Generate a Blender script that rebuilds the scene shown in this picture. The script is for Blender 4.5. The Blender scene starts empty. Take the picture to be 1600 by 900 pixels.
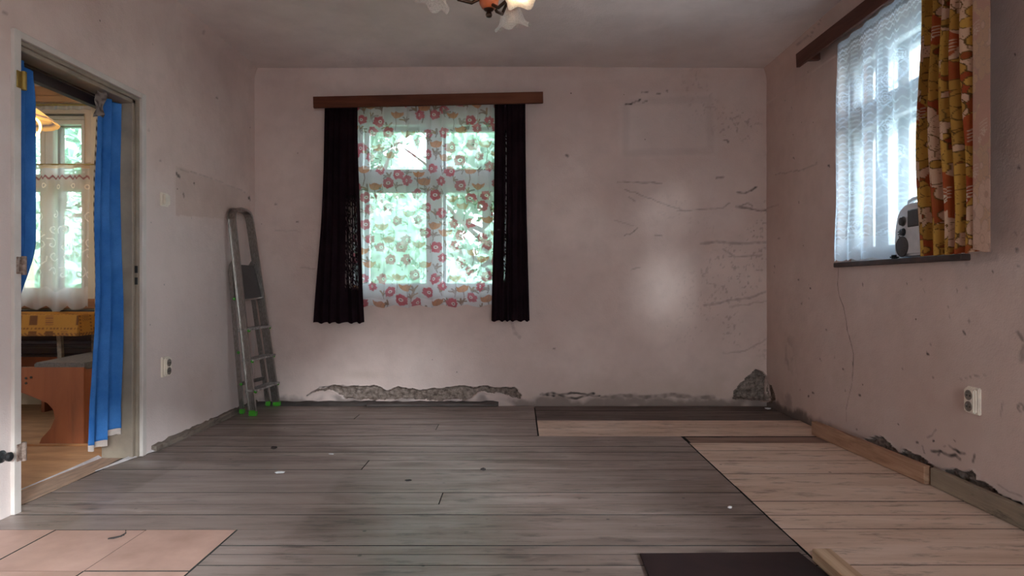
import bpy, bmesh, math, random
import numpy as np
from mathutils import Vector, Matrix

random.seed(7)
RNG = np.random.default_rng(7)
SC = bpy.context.scene
COL = SC.collection
PI = math.pi

# ------------------------------------------------------------------ camera, world, sun, exposure
CZ = 0.964                                   # eye height (m)
cam_d = bpy.data.cameras.new('camera')
cam_d.sensor_width = 36.0
cam_d.lens = 22.5                            # 1000 px focal length on a 1600 px frame
cam_d.shift_x = -10 / 1600
cam_d.shift_y = -5 / 1600
cam_d.clip_start = 0.05
cam_d.clip_end = 400
cam = bpy.data.objects.new('camera', cam_d)
COL.objects.link(cam)
cam.location = (0, 0, CZ)
cam.rotation_euler = (PI / 2, 0, 0)
SC.camera = cam

SKY_STRENGTH = 13.0
world = bpy.data.worlds.new('overcast_sky')
SC.world = world
world.use_nodes = True
wn, wl = world.node_tree.nodes, world.node_tree.links
wn.clear()
w_out = wn.new('ShaderNodeOutputWorld')
w_bg = wn.new('ShaderNodeBackground')
w_tc = wn.new('ShaderNodeTexCoord')
w_sep = wn.new('ShaderNodeSeparateXYZ')
w_rmp = wn.new('ShaderNodeValToRGB')
w_rmp.color_ramp.elements[0].position = 0.0
w_rmp.color_ramp.elements[0].color = (0.86, 0.94, 1.0, 1)
w_rmp.color_ramp.elements[1].position = 0.8
w_rmp.color_ramp.elements[1].color = (0.64, 0.81, 1.0, 1)
wl.new(w_tc.outputs['Generated'], w_sep.inputs[0])
wl.new(w_sep.outputs['Z'], w_rmp.inputs[0])
wl.new(w_rmp.outputs[0], w_bg.inputs[0])
w_bg.inputs[1].default_value = SKY_STRENGTH
wl.new(w_bg.outputs[0], w_out.inputs[0])

sun_d = bpy.data.lights.new('hazy_sun', 'SUN')
sun_d.energy = 21.0
sun_d.angle = math.radians(11)
sun_d.color = (0.88, 0.94, 1.0)
sun = bpy.data.objects.new('hazy_sun', sun_d)
COL.objects.link(sun)
sun.rotation_euler = Vector((-0.48, 0.877, -0.335)).to_track_quat('-Z', 'Y').to_euler()
sun.location = (12, -18, 12)

vs = SC.view_settings
SC.display_settings.display_device = 'sRGB'
vs.view_transform = 'Standard'
vs.look = 'None'
vs.exposure = 0.18
vs.gamma = 1.0
vs.use_curve_mapping = False
SC.cycles.max_bounces = 14
SC.cycles.diffuse_bounces = 8
SC.cycles.transparent_max_bounces = 24
SC.cycles.sample_clamp_indirect = 8
SC.cycles.caustics_reflective = False
SC.cycles.caustics_refractive = False


def portal(loc, direction, sx, sy):
    d = bpy.data.lights.new('daylight_portal', 'AREA')
    d.shape = 'RECTANGLE'
    d.size, d.size_y = sx, sy
    d.cycles.is_portal = True
    o = bpy.data.objects.new('daylight_portal', d)
    COL.objects.link(o)
    o.location = loc
    o.rotation_euler = Vector(direction).to_track_quat('-Z', 'Z').to_euler()


portal((-0.69, 5.50, 1.61), (0, -1, 0), 1.40, 1.56)
portal((2.42, 3.50, 1.76), (-1, 0, 0), 1.45, 1.42)
portal((2.42, -1.12, 1.68), (-1, 0, 0), 2.10, 1.60)
portal((-3.83, 5.50, 1.58), (0, -1, 0), 0.70, 1.56)
portal((0.75, -2.60, 1.05), (0, 1, 0), 2.10, 2.00)
portal((-5.35, 2.90, 1.60), (1, 0, 0), 1.70, 1.40)

# ------------------------------------------------------------------ room dimensions
YB, XL, XR, ZC, YF = 5.155, -2.124, 2.0, 2.70, -2.2
XK = -2.31                                    # kitchen side of the partition


def lin(r, g, b):
    f = lambda c: (c / 255 / 12.92) if c / 255 <= 0.04045 else ((c / 255 + 0.055) / 1.055) ** 2.4
    return (f(r), f(g), f(b))


def xr(y):                                    # the right wall is slightly out of square
    return XR + 0.015 * (YB - y)


def B(px, py):                                # measured spot on the back wall -> (x, z)
    return ((px - 810) * YB / 1000, CZ + (445 - py) * YB / 1000)


def Rw(px, py):                               # measured spot on the right wall -> (y, z)
    k = (px - 810) / 1000
    y = (XR + 0.015 * YB) / (k + 0.015)
    return (y, CZ + (445 - py) * y / 1000)


def Lw(px, py):                               # measured spot on the left wall -> (y, z)
    y = XL / ((px - 810) / 1000)
    return (y, CZ + (445 - py) * y / 1000)


def F(px, py):                                # measured spot on the floor -> (x, y)
    y = CZ * 1000 / (py - 445)
    return ((px - 810) * y / 1000, y)


# ------------------------------------------------------------------ numpy noise
def vnoise(u, v, scale, seed):
    r = np.random.default_rng(seed)
    n = 256
    tab = r.random((n, n))
    a, b = u * scale + 31.7, v * scale + 17.3
    i, j = np.floor(a).astype(int), np.floor(b).astype(int)
    fa, fb = a - i, b - j
    fa, fb = fa * fa * (3 - 2 * fa), fb * fb * (3 - 2 * fb)
    i0, i1, j0, j1 = i % n, (i + 1) % n, j % n, (j + 1) % n
    return (tab[i0, j0] * (1 - fa) * (1 - fb) + tab[i1, j0] * fa * (1 - fb)
            + tab[i0, j1] * (1 - fa) * fb + tab[i1, j1] * fa * fb)


def fbm(u, v, scale, seed, octs=4):
    s, amp, tot = 0, 1.0, 0
    for k in range(octs):
        s = s + amp * vnoise(u, v, scale * 2 ** k, seed + k)
        tot += amp
        amp *= 0.5
    return s / tot


def sstep(a, b, x):
    t = np.clip((x - a) / (b - a), 0, 1)
    return t * t * (3 - 2 * t)


def seg_dist(u, v, pts, closed=False):
    best = np.full(np.shape(u), 1e9)
    n = len(pts)
    for k in range(n if closed else n - 1):
        (ax, ay), (bx, by) = pts[k], pts[(k + 1) % n]
        dx, dy = bx - ax, by - ay
        l2 = dx * dx + dy * dy + 1e-12
        t = np.clip(((u - ax) * dx + (v - ay) * dy) / l2, 0, 1)
        best = np.minimum(best, np.hypot(u - ax - t * dx, v - ay - t * dy))
    return best


def in_poly(u, v, pts):
    ins = np.zeros(np.shape(u), bool)
    n = len(pts)
    for k in range(n):
        (ax, ay), (bx, by) = pts[k], pts[(k + 1) % n]
        if ay == by:
            continue
        c = ((ay > v) != (by > v)) & (u < (bx - ax) * (v - ay) / (by - ay) + ax)
        ins ^= c
    return ins


# ------------------------------------------------------------------ materials
class NB:
    def __init__(self, name):
        self.m = bpy.data.materials.new(name)
        self.m.use_nodes = True
        self.t = self.m.node_tree
        self.t.nodes.clear()
        self.out = self.t.nodes.new('ShaderNodeOutputMaterial')

    def n(self, typ, **kw):
        nd = self.t.nodes.new('ShaderNode' + typ)
        for k, v in kw.items():
            setattr(nd, k, v)
        return nd

    def put(self, sock, v):
        if isinstance(v, bpy.types.NodeSocket):
            self.t.links.new(v, sock)
        elif isinstance(v, (tuple, list)):
            sock.default_value = tuple(v) + ((1.0,) if len(v) == 3 and sock.type == 'RGBA' else ())
        else:
            sock.default_value = v

    def pos(self, scale=(1, 1, 1), rnd=True):
        g = self.n('NewGeometry')
        mp = self.n('Mapping')
        mp.inputs['Scale'].default_value = scale
        self.put(mp.inputs['Vector'], g.outputs['Position'])
        if rnd:
            oi = self.n('ObjectInfo')
            ml = self.n('Math', operation='MULTIPLY')
            self.put(ml.inputs[0], oi.outputs['Random'])
            ml.inputs[1].default_value = 57.0
            self.put(mp.inputs['Location'], ml.outputs[0])
        return mp.outputs[0]

    def rand(self):
        return self.n('ObjectInfo').outputs['Random']

    def noise(self, vec, scale, detail=4, rough=0.55, dist=0.0):
        nd = self.n('TexNoise')
        self.put(nd.inputs['Vector'], vec)
        nd.inputs['Scale'].default_value = scale
        nd.inputs['Detail'].default_value = detail
        nd.inputs['Roughness'].default_value = rough
        nd.inputs['Distortion'].default_value = dist
        return nd.outputs[0]

    def voro(self, vec, scale):
        nd = self.n('TexVoronoi')
        self.put(nd.inputs['Vector'], vec)
        nd.inputs['Scale'].default_value = scale
        return nd.outputs['Distance']

    def ramp(self, fac, stops):
        nd = self.n('ValToRGB')
        e = nd.color_ramp.elements
        while len(e) < len(stops):
            e.new(0.5)
        for k, (p, c) in enumerate(stops):
            e[k].position = p
            e[k].color = tuple(c) + (1,) if len(c) == 3 else c
        self.put(nd.inputs[0], fac)
        return nd.outputs[0]

    def mr(self, v, a, b, c=0.0, d=1.0):
        nd = self.n('MapRange')
        self.put(nd.inputs[0], v)
        for k, x in enumerate((a, b, c, d)):
            nd.inputs[k + 1].default_value = x
        return nd.outputs[0]

    def mix(self, fac, a, b, mode='MIX'):
        nd = self.n('Mix', data_type='RGBA', blend_type=mode)
        self.put(nd.inputs[0], fac)
        self.put(nd.inputs[6], a)
        self.put(nd.inputs[7], b)
        return nd.outputs[2]

    def math(self, op, a, b=0.0):
        nd = self.n('Math', operation=op)
        self.put(nd.inputs[0], a)
        self.put(nd.inputs[1], b)
        return nd.outputs[0]

    def attr(self, name, col=False):
        nd = self.n('Attribute', attribute_name=name)
        return nd.outputs['Color' if col else 'Fac']

    def bump(self, h, strength=0.3, dist=0.01):
        nd = self.n('Bump')
        nd.inputs['Strength'].default_value = strength
        nd.inputs['Distance'].default_value = dist
        self.put(nd.inputs['Height'], h)
        return nd.outputs[0]

    def bsdf(self, col, rough=0.6, metal=0.0, normal=None, spec=0.5, **kw):
        nd = self.n('BsdfPrincipled')
        self.put(nd.inputs['Base Color'], col)
        self.put(nd.inputs['Roughness'], rough)
        nd.inputs['Metallic'].default_value = metal
        nd.inputs['Specular IOR Level'].default_value = spec
        if normal is not None:
            self.put(nd.inputs['Normal'], normal)
        for k, v in kw.items():
            self.put(nd.inputs[k.replace('_', ' ')], v)
        return nd.outputs[0]

    def mixs(self, fac, a, b):
        nd = self.n('MixShader')
        self.put(nd.inputs[0], fac)
        self.put(nd.inputs[1], a)
        self.put(nd.inputs[2], b)
        return nd.outputs[0]

    def done(self, sh):
        self.put(self.out.inputs[0], sh)
        return self.m


def m_plaster(name, c1, c2, speck=True):
    b = NB(name)
    p = b.pos(rnd=False)
    big = b.noise(p, 0.9, 5, 0.6)
    mid = b.noise(p, 6.0, 5, 0.6)
    col = b.mix(b.mr(big, 0.36, 0.64), c1, c2)
    col = b.mix(b.mr(mid, 0.45, 0.8, 0, 0.35), col, tuple(x * 0.8 for x in c2))
    if speck:
        v = b.voro(p, 7.0)
        pick = b.noise(p, 3.1, 2)
        sp = b.math('MULTIPLY', b.mr(v, 0.02, 0.05, 1, 0), b.mr(pick, 0.5, 0.58))
        col = b.mix(sp, col, (0.09, 0.07, 0.06))
    col = b.mix(b.attr('pale'), col, (0.74, 0.68, 0.66))
    col = b.mix(b.attr('tan'), col, (0.42, 0.30, 0.23))
    col = b.mix(b.attr('dirt'), col, (0.075, 0.060, 0.054))
    h = b.math('ADD', b.noise(p, 30, 4, 0.6), b.math('MULTIPLY', b.noise(p, 120, 3, 0.6), 0.5))
    return b.done(b.bsdf(col, 0.85, 0, b.bump(h, 0.35, 0.006), 0.2))


def m_noise(name, c1, c2, scale=20, rough=0.8, bump=0.3, dist=0.005, metal=0, spec=0.4, stretch=(1, 1, 1), lo=0.35, hi=0.65, rnd=True, **kw):
    b = NB(name)
    p = b.pos(stretch, rnd)
    n1 = b.noise(p, scale, 5, 0.6)
    col = b.mix(b.mr(n1, lo, hi), c1, c2)
    return b.done(b.bsdf(col, rough, metal, b.bump(n1, bump, dist) if bump else None, spec, **kw))


def m_wood(name, dark, mid, light, axis='X', rough=0.6, grain=26, worn=0.0, knots=True, spots=0.0, spec=0.4, gloss_var=0.0, footprint=False):
    b = NB(name)
    sc = {'X': (1.3, grain, grain), 'Y': (grain, 1.3, grain), 'Z': (grain, grain, 1.3)}[axis]
    s2 = {'X': (2.2, 9, 9), 'Y': (9, 2.2, 9), 'Z': (9, 9, 2.2)}[axis]
    p = b.pos(sc)
    g = b.noise(p, 1.0, 7, 0.62, 0.7)
    col = b.ramp(g, [(0.30, dark), (0.50, mid), (0.70, light)])
    rnd = b.rand()
    col = b.mix(b.mr(rnd, 0, 1, 0.0, 0.5), col, b.mix(0.5, dark, mid))
    pk = b.pos(s2)
    if knots:
        kn = b.mr(b.voro(pk, 1.15), 0.05, 0.19, 0.85, 0)
        col = b.mix(kn, col, tuple(x * 0.5 for x in dark))
    pw = b.pos(rnd=False)
    if worn:
        w = b.mr(b.noise(pw, 1.6, 5, 0.65), 0.42, 0.68, 0, worn)
        col = b.mix(w, col, light)
        d = b.mr(b.noise(pk, 2.6, 6, 0.7), 0.54, 0.68, 0, 0.75)
        col = b.mix(d, col, tuple(x * 0.45 for x in dark))
        fl = b.math('MULTIPLY', b.mr(b.noise(p, 2.7, 4, 0.75), 0.66, 0.72), b.mr(b.noise(pw, 5.5, 3), 0.5, 0.6))
        col = b.mix(b.math('MULTIPLY', fl, 0.7), col, tuple(min(1, x * 2.0) for x in light))
    if spots:
        v = b.voro(pw, 9.0)
        sp = b.math('MULTIPLY', b.mr(v, 0.05, 0.085, 1, 0), b.mr(b.noise(pw, 2.3, 2), 0.46, 0.54))
        col = b.mix(b.math('MULTIPLY', sp, spots), col, tuple(x * 0.2 for x in dark))
    if footprint:                              # paler and darker ghosts of the coverings that once lay here
        sp_ = b.n('SeparateXYZ')
        b.put(sp_.inputs[0], pw)
        wob_ = b.math('MULTIPLY', b.noise(pw, 5.0, 3), 0.05)
        xx, yy_ = b.math('ADD', sp_.outputs[0], wob_), sp_.outputs[1]
        inx = b.math('MULTIPLY', b.mr(xx, -1.80, -1.77), b.mr(xx, -0.88, -0.84, 1, 0))
        iny = b.mr(yy_, 3.35, 3.55, 1, 0)
        col = b.mix(b.math('MULTIPLY', b.math('MULTIPLY', inx, iny), 0.30), col, light)
        lx = b.math('MULTIPLY', b.mr(xx, -1.80, -1.77, 1, 0), b.mr(yy_, 2.9, 3.1))
        col = b.mix(b.math('MULTIPLY', lx, 0.35), col, dark)
    r = b.mr(g, 0.3, 0.7, rough + 0.12, rough - 0.05)
    return b.done(b.bsdf(col, r, 0, b.bump(g, 0.35, 0.004), spec))


def m_plain(name, col, rough=0.5, metal=0.0, spec=0.5, **kw):
    return m_noise(name, tuple(x * 0.88 for x in col), tuple(min(1, x * 1.06) for x in col), 18, rough, 0.05, 0.002, metal, spec, **kw)


def m_fabric(name, c1, c2, transl=0.25, alpha_attr=None, col_attr=None, weave=420, rough=0.9, tint=None):
    b = NB(name)
    p = b.pos(rnd=False)
    n1 = b.noise(p, 7, 4, 0.6)
    n2 = b.noise(p, weave, 2)
    col = b.mix(b.mr(n1, 0.35, 0.65), c1, c2)
    if col_attr:
        col = b.mix(b.mr(n1, 0.3, 0.7, 0.0, 0.18), b.attr(col_attr, True), c2)
    col = b.mix(b.mr(n2, 0.4, 0.6, 0, 0.25), col, tuple(x * 0.5 for x in c1))
    d = b.n('BsdfDiffuse')
    b.put(d.inputs[0], col)
    b.put(d.inputs['Normal'], b.bump(n2, 0.25, 0.001))
    t = b.n('BsdfTranslucent')
    b.put(t.inputs[0], col)
    sh = b.mixs(transl, d.outputs[0], t.outputs[0])
    if alpha_attr:
        tr = b.n('BsdfTransparent')
        if tint is not None:
            b.put(tr.inputs[0], tint)
        sh = b.mixs(b.attr(alpha_attr), tr.outputs[0], sh)
    return b.done(sh)


def m_glass(name, tint=(0.95, 0.98, 0.98), gloss=0.08):
    b = NB(name)
    p = b.pos(rnd=False)
    tr = b.n('BsdfTransparent')
    b.put(tr.inputs[0], tint)
    gl = b.n('BsdfGlossy')
    gl.inputs['Roughness'].default_value = 0.03
    b.put(gl.inputs['Normal'], b.bump(b.noise(p, 3, 2), 0.04, 0.01))
    lw = b.n('LayerWeight')
    lw.inputs[0].default_value = 0.25
    f = b.math('ADD', b.math('MULTIPLY', lw.outputs['Fresnel'], 0.5), gloss * 0.3)
    return b.done(b.mixs(f, tr.outputs[0], gl.outputs[0]))


def m_emit(name, col, strength):
    b = NB(name)
    e = b.n('Emission')
    b.put(e.inputs[0], col)
    e.inputs[1].default_value = strength
    return b.done(e.outputs[0])


M = {}
M['wall'] = m_plaster('lime_plaster', lin(214, 190, 181), lin(196, 170, 161))
M['ceiling'] = m_plaster('ceiling_plaster', lin(238, 224, 219), lin(220, 205, 200), False)
M['kitchen_wall'] = m_plaster('cream_paint', lin(226, 210, 188), lin(210, 192, 168), False)
M['mortar'] = m_noise('bare_mortar', lin(158, 140, 130), lin(98, 84, 76), 34, 0.95, 0.8, 0.012, spec=0.1, rnd=False)
M['subfloor_gap_shade'] = m_noise('dust_and_gap_shade', (0.012, 0.010, 0.009), (0.03, 0.025, 0.022), 20, 0.95)  # dusty slab; also paints the shade between boards and tiles
M['plank_old'] = m_wood('weathered_plank', lin(95, 80, 73), lin(128, 110, 102), lin(158, 141, 134), 'X', 0.36, 11, 0.35, True, 0.9, 0.6, 0, True)
M['plank_dark'] = m_wood('dark_plank', lin(72, 60, 55), lin(98, 83, 77), lin(118, 102, 95), 'X', 0.6, 11, 0.2, True, 0.6)
M['plank_new'] = m_wood('pale_plank', lin(190, 160, 140), lin(214, 186, 166), lin(228, 204, 188), 'X', 0.62, 9, 0.12, True, 0.8)
M['plank_strip'] = m_wood('brown_plank', lin(110, 84, 72), lin(138, 108, 94), lin(156, 126, 112), 'X', 0.6)
M['batten'] = m_wood('raw_batten', lin(160, 128, 100), lin(196, 164, 134), lin(218, 190, 160), 'Y', 0.65, 24, 0, True, 0.4)
M['skirting'] = m_wood('brown_timber', lin(128, 92, 70), lin(164, 124, 98), lin(186, 148, 120), 'Y', 0.65, 24, 0, True, 0.3)
M['skirting_grey'] = m_wood('grey_timber', lin(92, 80, 68), lin(130, 114, 98), lin(158, 138, 116), 'Y', 0.65, 24, 0.5)
M['rotten'] = m_wood('rotten_timber', lin(52, 43, 39), lin(104, 90, 80), lin(142, 126, 114), 'Y', 0.8, 18, 0.3)
M['lath'] = m_wood('dark_lath', lin(38, 30, 28), lin(70, 58, 54), lin(98, 86, 82), 'X', 0.6, 18)
M['pelmet'] = m_wood('pelmet_veneer', lin(70, 36, 26), lin(96, 52, 36), lin(114, 66, 46), 'X', 0.5, 12, 0, False, 0, 0.15)
M['pelmet_dark'] = m_wood('pelmet_dark_veneer', lin(62, 36, 30), lin(86, 52, 43), lin(98, 62, 52), 'Y', 0.5, 12, 0, False, 0, 0.15)
M['dark_board'] = m_wood('near_black_brown_board', lin(36, 22, 20), lin(50, 32, 29), lin(60, 40, 36), 'Y', 0.5, 10, 0, False)
M['oak_sill'] = m_wood('kitchen_sill_wood', lin(122, 78, 46), lin(166, 112, 70), lin(188, 134, 88), 'X', 0.5, 12, 0, False)
M['bench_wood'] = m_wood('orange_veneer', lin(112, 60, 36), lin(146, 80, 48), lin(162, 94, 58), 'Z', 0.45, 10, 0, False)
M['beam_wood'] = m_wood('tan_beam', lin(120, 88, 58), lin(160, 122, 86), lin(180, 140, 100), 'X', 0.6, 12, 0, False)
M['tile'] = m_noise('pink_beige_lino', lin(188, 152, 138), lin(162, 128, 114), 5, 0.5, 0.06, 0.003, spec=0.4, lo=0.3, hi=0.7)
M['sheet'] = m_noise('dark_hardboard', lin(46, 31, 31), lin(36, 24, 25), 8, 0.6, 0.1, 0.002, 0, 0.2)
M['kitchen_lino'] = m_noise('tan_lino', lin(196, 148, 108), lin(164, 118, 82), 4, 0.55, 0.08, 0.003, stretch=(1, 3, 1), rnd=False)
M['threshold'] = m_noise('threshold_lino', lin(168, 134, 112), lin(134, 108, 92), 9, 0.6, 0.2, 0.003, stretch=(5, 1, 1), rnd=False)
M['lino_pale'] = m_noise('lino_backing', lin(206, 196, 196), lin(172, 160, 160), 10, 0.6, 0.1)
M['frame_steel'] = m_noise('grey_beige_enamel', lin(150, 134, 118), lin(128, 113, 100), 6, 0.45, 0.1)
M['frame_cream'] = m_noise('cream_enamel', lin(202, 190, 182), lin(188, 175, 167), 6, 0.45, 0.1)
M['white_paint'] = m_noise('white_window_paint', lin(226, 224, 224), lin(205, 203, 204), 5, 0.4, 0.08)
M['brown_paint'] = m_noise('brown_sill_paint', lin(74, 56, 52), lin(52, 38, 36), 14, 0.5, 0.2)
M['cream_paint'] = m_noise('cream_window_paint', lin(238, 224, 206), lin(222, 206, 186), 5, 0.4, 0.08)
M['brown_frame'] = m_noise('brown_window_paint', lin(150, 124, 110), lin(128, 104, 92), 5, 0.4, 0.08)
M['alu'] = m_noise('brushed_aluminium', lin(166, 158, 153), lin(128, 120, 116), 30, 0.28, 0.1, 0.001, 0.85, stretch=(8, 8, 1))
M['tread'] = m_noise('worn_aluminium_tread', lin(186, 180, 177), lin(124, 117, 114), 24, 0.55, 0.2, 0.002, 0.6)
M['green_plastic'] = m_plain('green_plastic', lin(64, 150, 34), 0.45)
M['black_plastic'] = m_plain('black_plastic', (0.012, 0.012, 0.013), 0.4)
M['ivory'] = m_plain('ivory_plastic', lin(226, 212, 196), 0.35)
M['socket_dark'] = m_plain('socket_recess', lin(120, 108, 98), 0.5)
M['socket_hole'] = m_plain('contact_hole', (0.01, 0.01, 0.01), 0.5)
M['silver'] = m_plain('silver_plastic', lin(208, 205, 206), 0.32, 0.25)
M['grille'] = m_noise('speaker_mesh', lin(100, 94, 92), lin(64, 58, 58), 300, 0.6, 0.6, 0.001, 0.4)
M['brass_dark'] = m_plain('dark_bronze', lin(66, 46, 36), 0.3, 0.8)
M['lamp_wood'] = m_wood('turned_wood', lin(140, 66, 36), lin(196, 104, 64), lin(216, 126, 84), 'Z', 0.3, 8, 0, False)
M['hinge'] = m_noise('rusty_hinge', lin(150, 130, 118), lin(96, 70, 58), 60, 0.6, 0.4)
M['brass'] = m_plain('old_brass', lin(150, 122, 62), 0.4, 0.7)
M['black_fabric'] = m_fabric('aubergine_drape_cloth', lin(40, 27, 31), lin(30, 19, 24), 0.12, 'alpha', None, 260)
M['blue_fabric'] = m_fabric('blue_drape_cloth', lin(78, 134, 200), lin(54, 110, 178), 0.24)
M['trim_lace'] = m_fabric('lace_hem', lin(228, 214, 204), lin(196, 178, 168), 0.3, 'alpha')
M['edging'] = m_fabric('printed_edging', lin(150, 130, 120), lin(120, 100, 92), 0.3, None, 'col')
M['poppy'] = m_fabric('poppy_print_voile', lin(240, 240, 240), lin(225, 228, 232), 0.40, 'alpha', 'col', 600)
M['retro'] = m_fabric('retro_flower_print', lin(196, 150, 62), lin(170, 130, 60), 0.14, None, 'col', 500)
M['lining'] = m_fabric('faded_lining', lin(196, 160, 142), lin(176, 140, 124), 0.2, None, 'col', 500)
M['lace'] = m_fabric('white_lace', lin(228, 240, 252), lin(220, 235, 251), 0.42, 'alpha', None, 700)
M['kitchen_lace'] = m_fabric('kitchen_white_lace', lin(250, 246, 244), lin(240, 236, 236), 0.5, 'alpha', 'col', 700)
M['cloth'] = m_fabric('checked_tablecloth', lin(176, 130, 70), lin(160, 116, 60), 0.1, None, 'col', 300)
M['navy_vinyl'] = m_plain('navy_vinyl', lin(44, 42, 58), 0.3)
M['grey_fabric'] = m_noise('grey_upholstery', lin(112, 102, 96), lin(84, 76, 72), 90, 0.9, 0.3, 0.002)
M['glass'] = m_glass('window_glass')
M['leaf'] = None
M['bark'] = m_noise('bark', lin(92, 76, 62), lin(58, 46, 38), 14, 0.9, 0.8, 0.03)
M['grass'] = m_noise('lawn', lin(86, 122, 54), lin(58, 92, 38), 3, 0.95, 0.5, 0.03, rnd=False)
M['flake'] = m_plain('paint_chip', lin(226, 222, 222), 0.7)
M['crumb'] = m_plain('dark_crumb', lin(36, 28, 26), 0.9)
M['bulb_on'] = m_emit('lit_bulb', (1.0, 0.72, 0.40), 55.0)
M['bulb_kitchen'] = m_emit('kitchen_bulb', (1.0, 0.74, 0.42), 75.0)
M['bulb_off'] = m_plain('unlit_bulb', lin(230, 226, 220), 0.2)
M['lamp_ring'] = m_emit('glowing_ring', (1.0, 0.42, 0.10), 16.0)


def m_leaf(name, c1, c2):
    b = NB(name)
    p = b.pos(rnd=False)
    n1 = b.noise(p, 2.5, 3)
    col = b.mix(b.mr(n1, 0.35, 0.65), c1, c2)
    d, t = b.n('BsdfDiffuse'), b.n('BsdfTranslucent')
    b.put(d.inputs[0], col)
    b.put(t.inputs[0], b.mix(0.2, col, (0.5, 0.6, 0.25)))
    return b.done(b.mixs(0.45, d.outputs[0], t.outputs[0]))


M['leaf'] = m_leaf('tree_leaf', lin(150, 190, 140), lin(110, 160, 110))
M['leaf_pale'] = m_leaf('pale_tree_leaf', lin(188, 206, 194), lin(146, 180, 160))


def m_shade(name):
    b = NB(name)
    p = b.pos(rnd=False)
    n1 = b.noise(p, 160, 3)
    t, d, g, tr = b.n('BsdfTranslucent'), b.n('BsdfDiffuse'), b.n('BsdfGlossy'), b.n('BsdfTransparent')
    b.put(t.inputs[0], (0.95, 0.90, 0.84))
    b.put(d.inputs[0], (0.82, 0.76, 0.72))
    g.inputs['Roughness'].default_value = 0.25
    b.put(g.inputs['Normal'], b.bump(n1, 0.5, 0.002))
    s = b.mixs(0.55, d.outputs[0], t.outputs[0])
    s = b.mixs(0.12, s, g.outputs[0])
    return b.done(b.mixs(b.mr(n1, 0.3, 0.7, 0.25, 0.5), s, tr.outputs[0]))


M['shade'] = m_shade('frosted_ruffled_glass')


def m_kshade(name):
    b = NB(name)
    t, d = b.n('BsdfTranslucent'), b.n('BsdfDiffuse')
    c = b.attr('col', True)
    c = b.mix(b.mr(b.noise(b.pos(rnd=False), 60, 3), 0.4, 0.6, 0, 0.1), c, (0.8, 0.6, 0.3))
    b.put(t.inputs[0], c)
    b.put(d.inputs[0], c)
    return b.done(b.mixs(0.6, d.outputs[0], t.outputs[0]))


M['kshade'] = m_kshade('pleated_cloth_shade')


# ------------------------------------------------------------------ object helpers
def set_props(o, label=None, cat=None, group=None, kind=None):
    if label: o['label'] = label
    if cat: o['category'] = cat
    if group: o['group'] = group
    if kind: o['kind'] = kind
    return o


def thing(name, label, cat, loc=(0, 0, 0), group=None):
    o = bpy.data.objects.new(name, None)
    o.empty_display_size = 0.1
    COL.objects.link(o)
    o.location = loc
    return set_props(o, label, cat, group)


def wloc(o):
    v = Vector((0, 0, 0))
    while o is not None:
        v += o.location
        o = o.parent
    return v


def link(name, me, mats, parent=None, label=None, kind=None):
    o = bpy.data.objects.new(name, me)
    for m in (mats if isinstance(mats, (list, tuple)) else [mats]):
        me.materials.append(m)
    COL.objects.link(o)
    if parent is not None:
        off = wloc(parent)
        me.transform(Matrix.Translation(-off))
        o.parent = parent
    if label: o['label'] = label
    if kind: o['kind'] = kind
    return o


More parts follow.
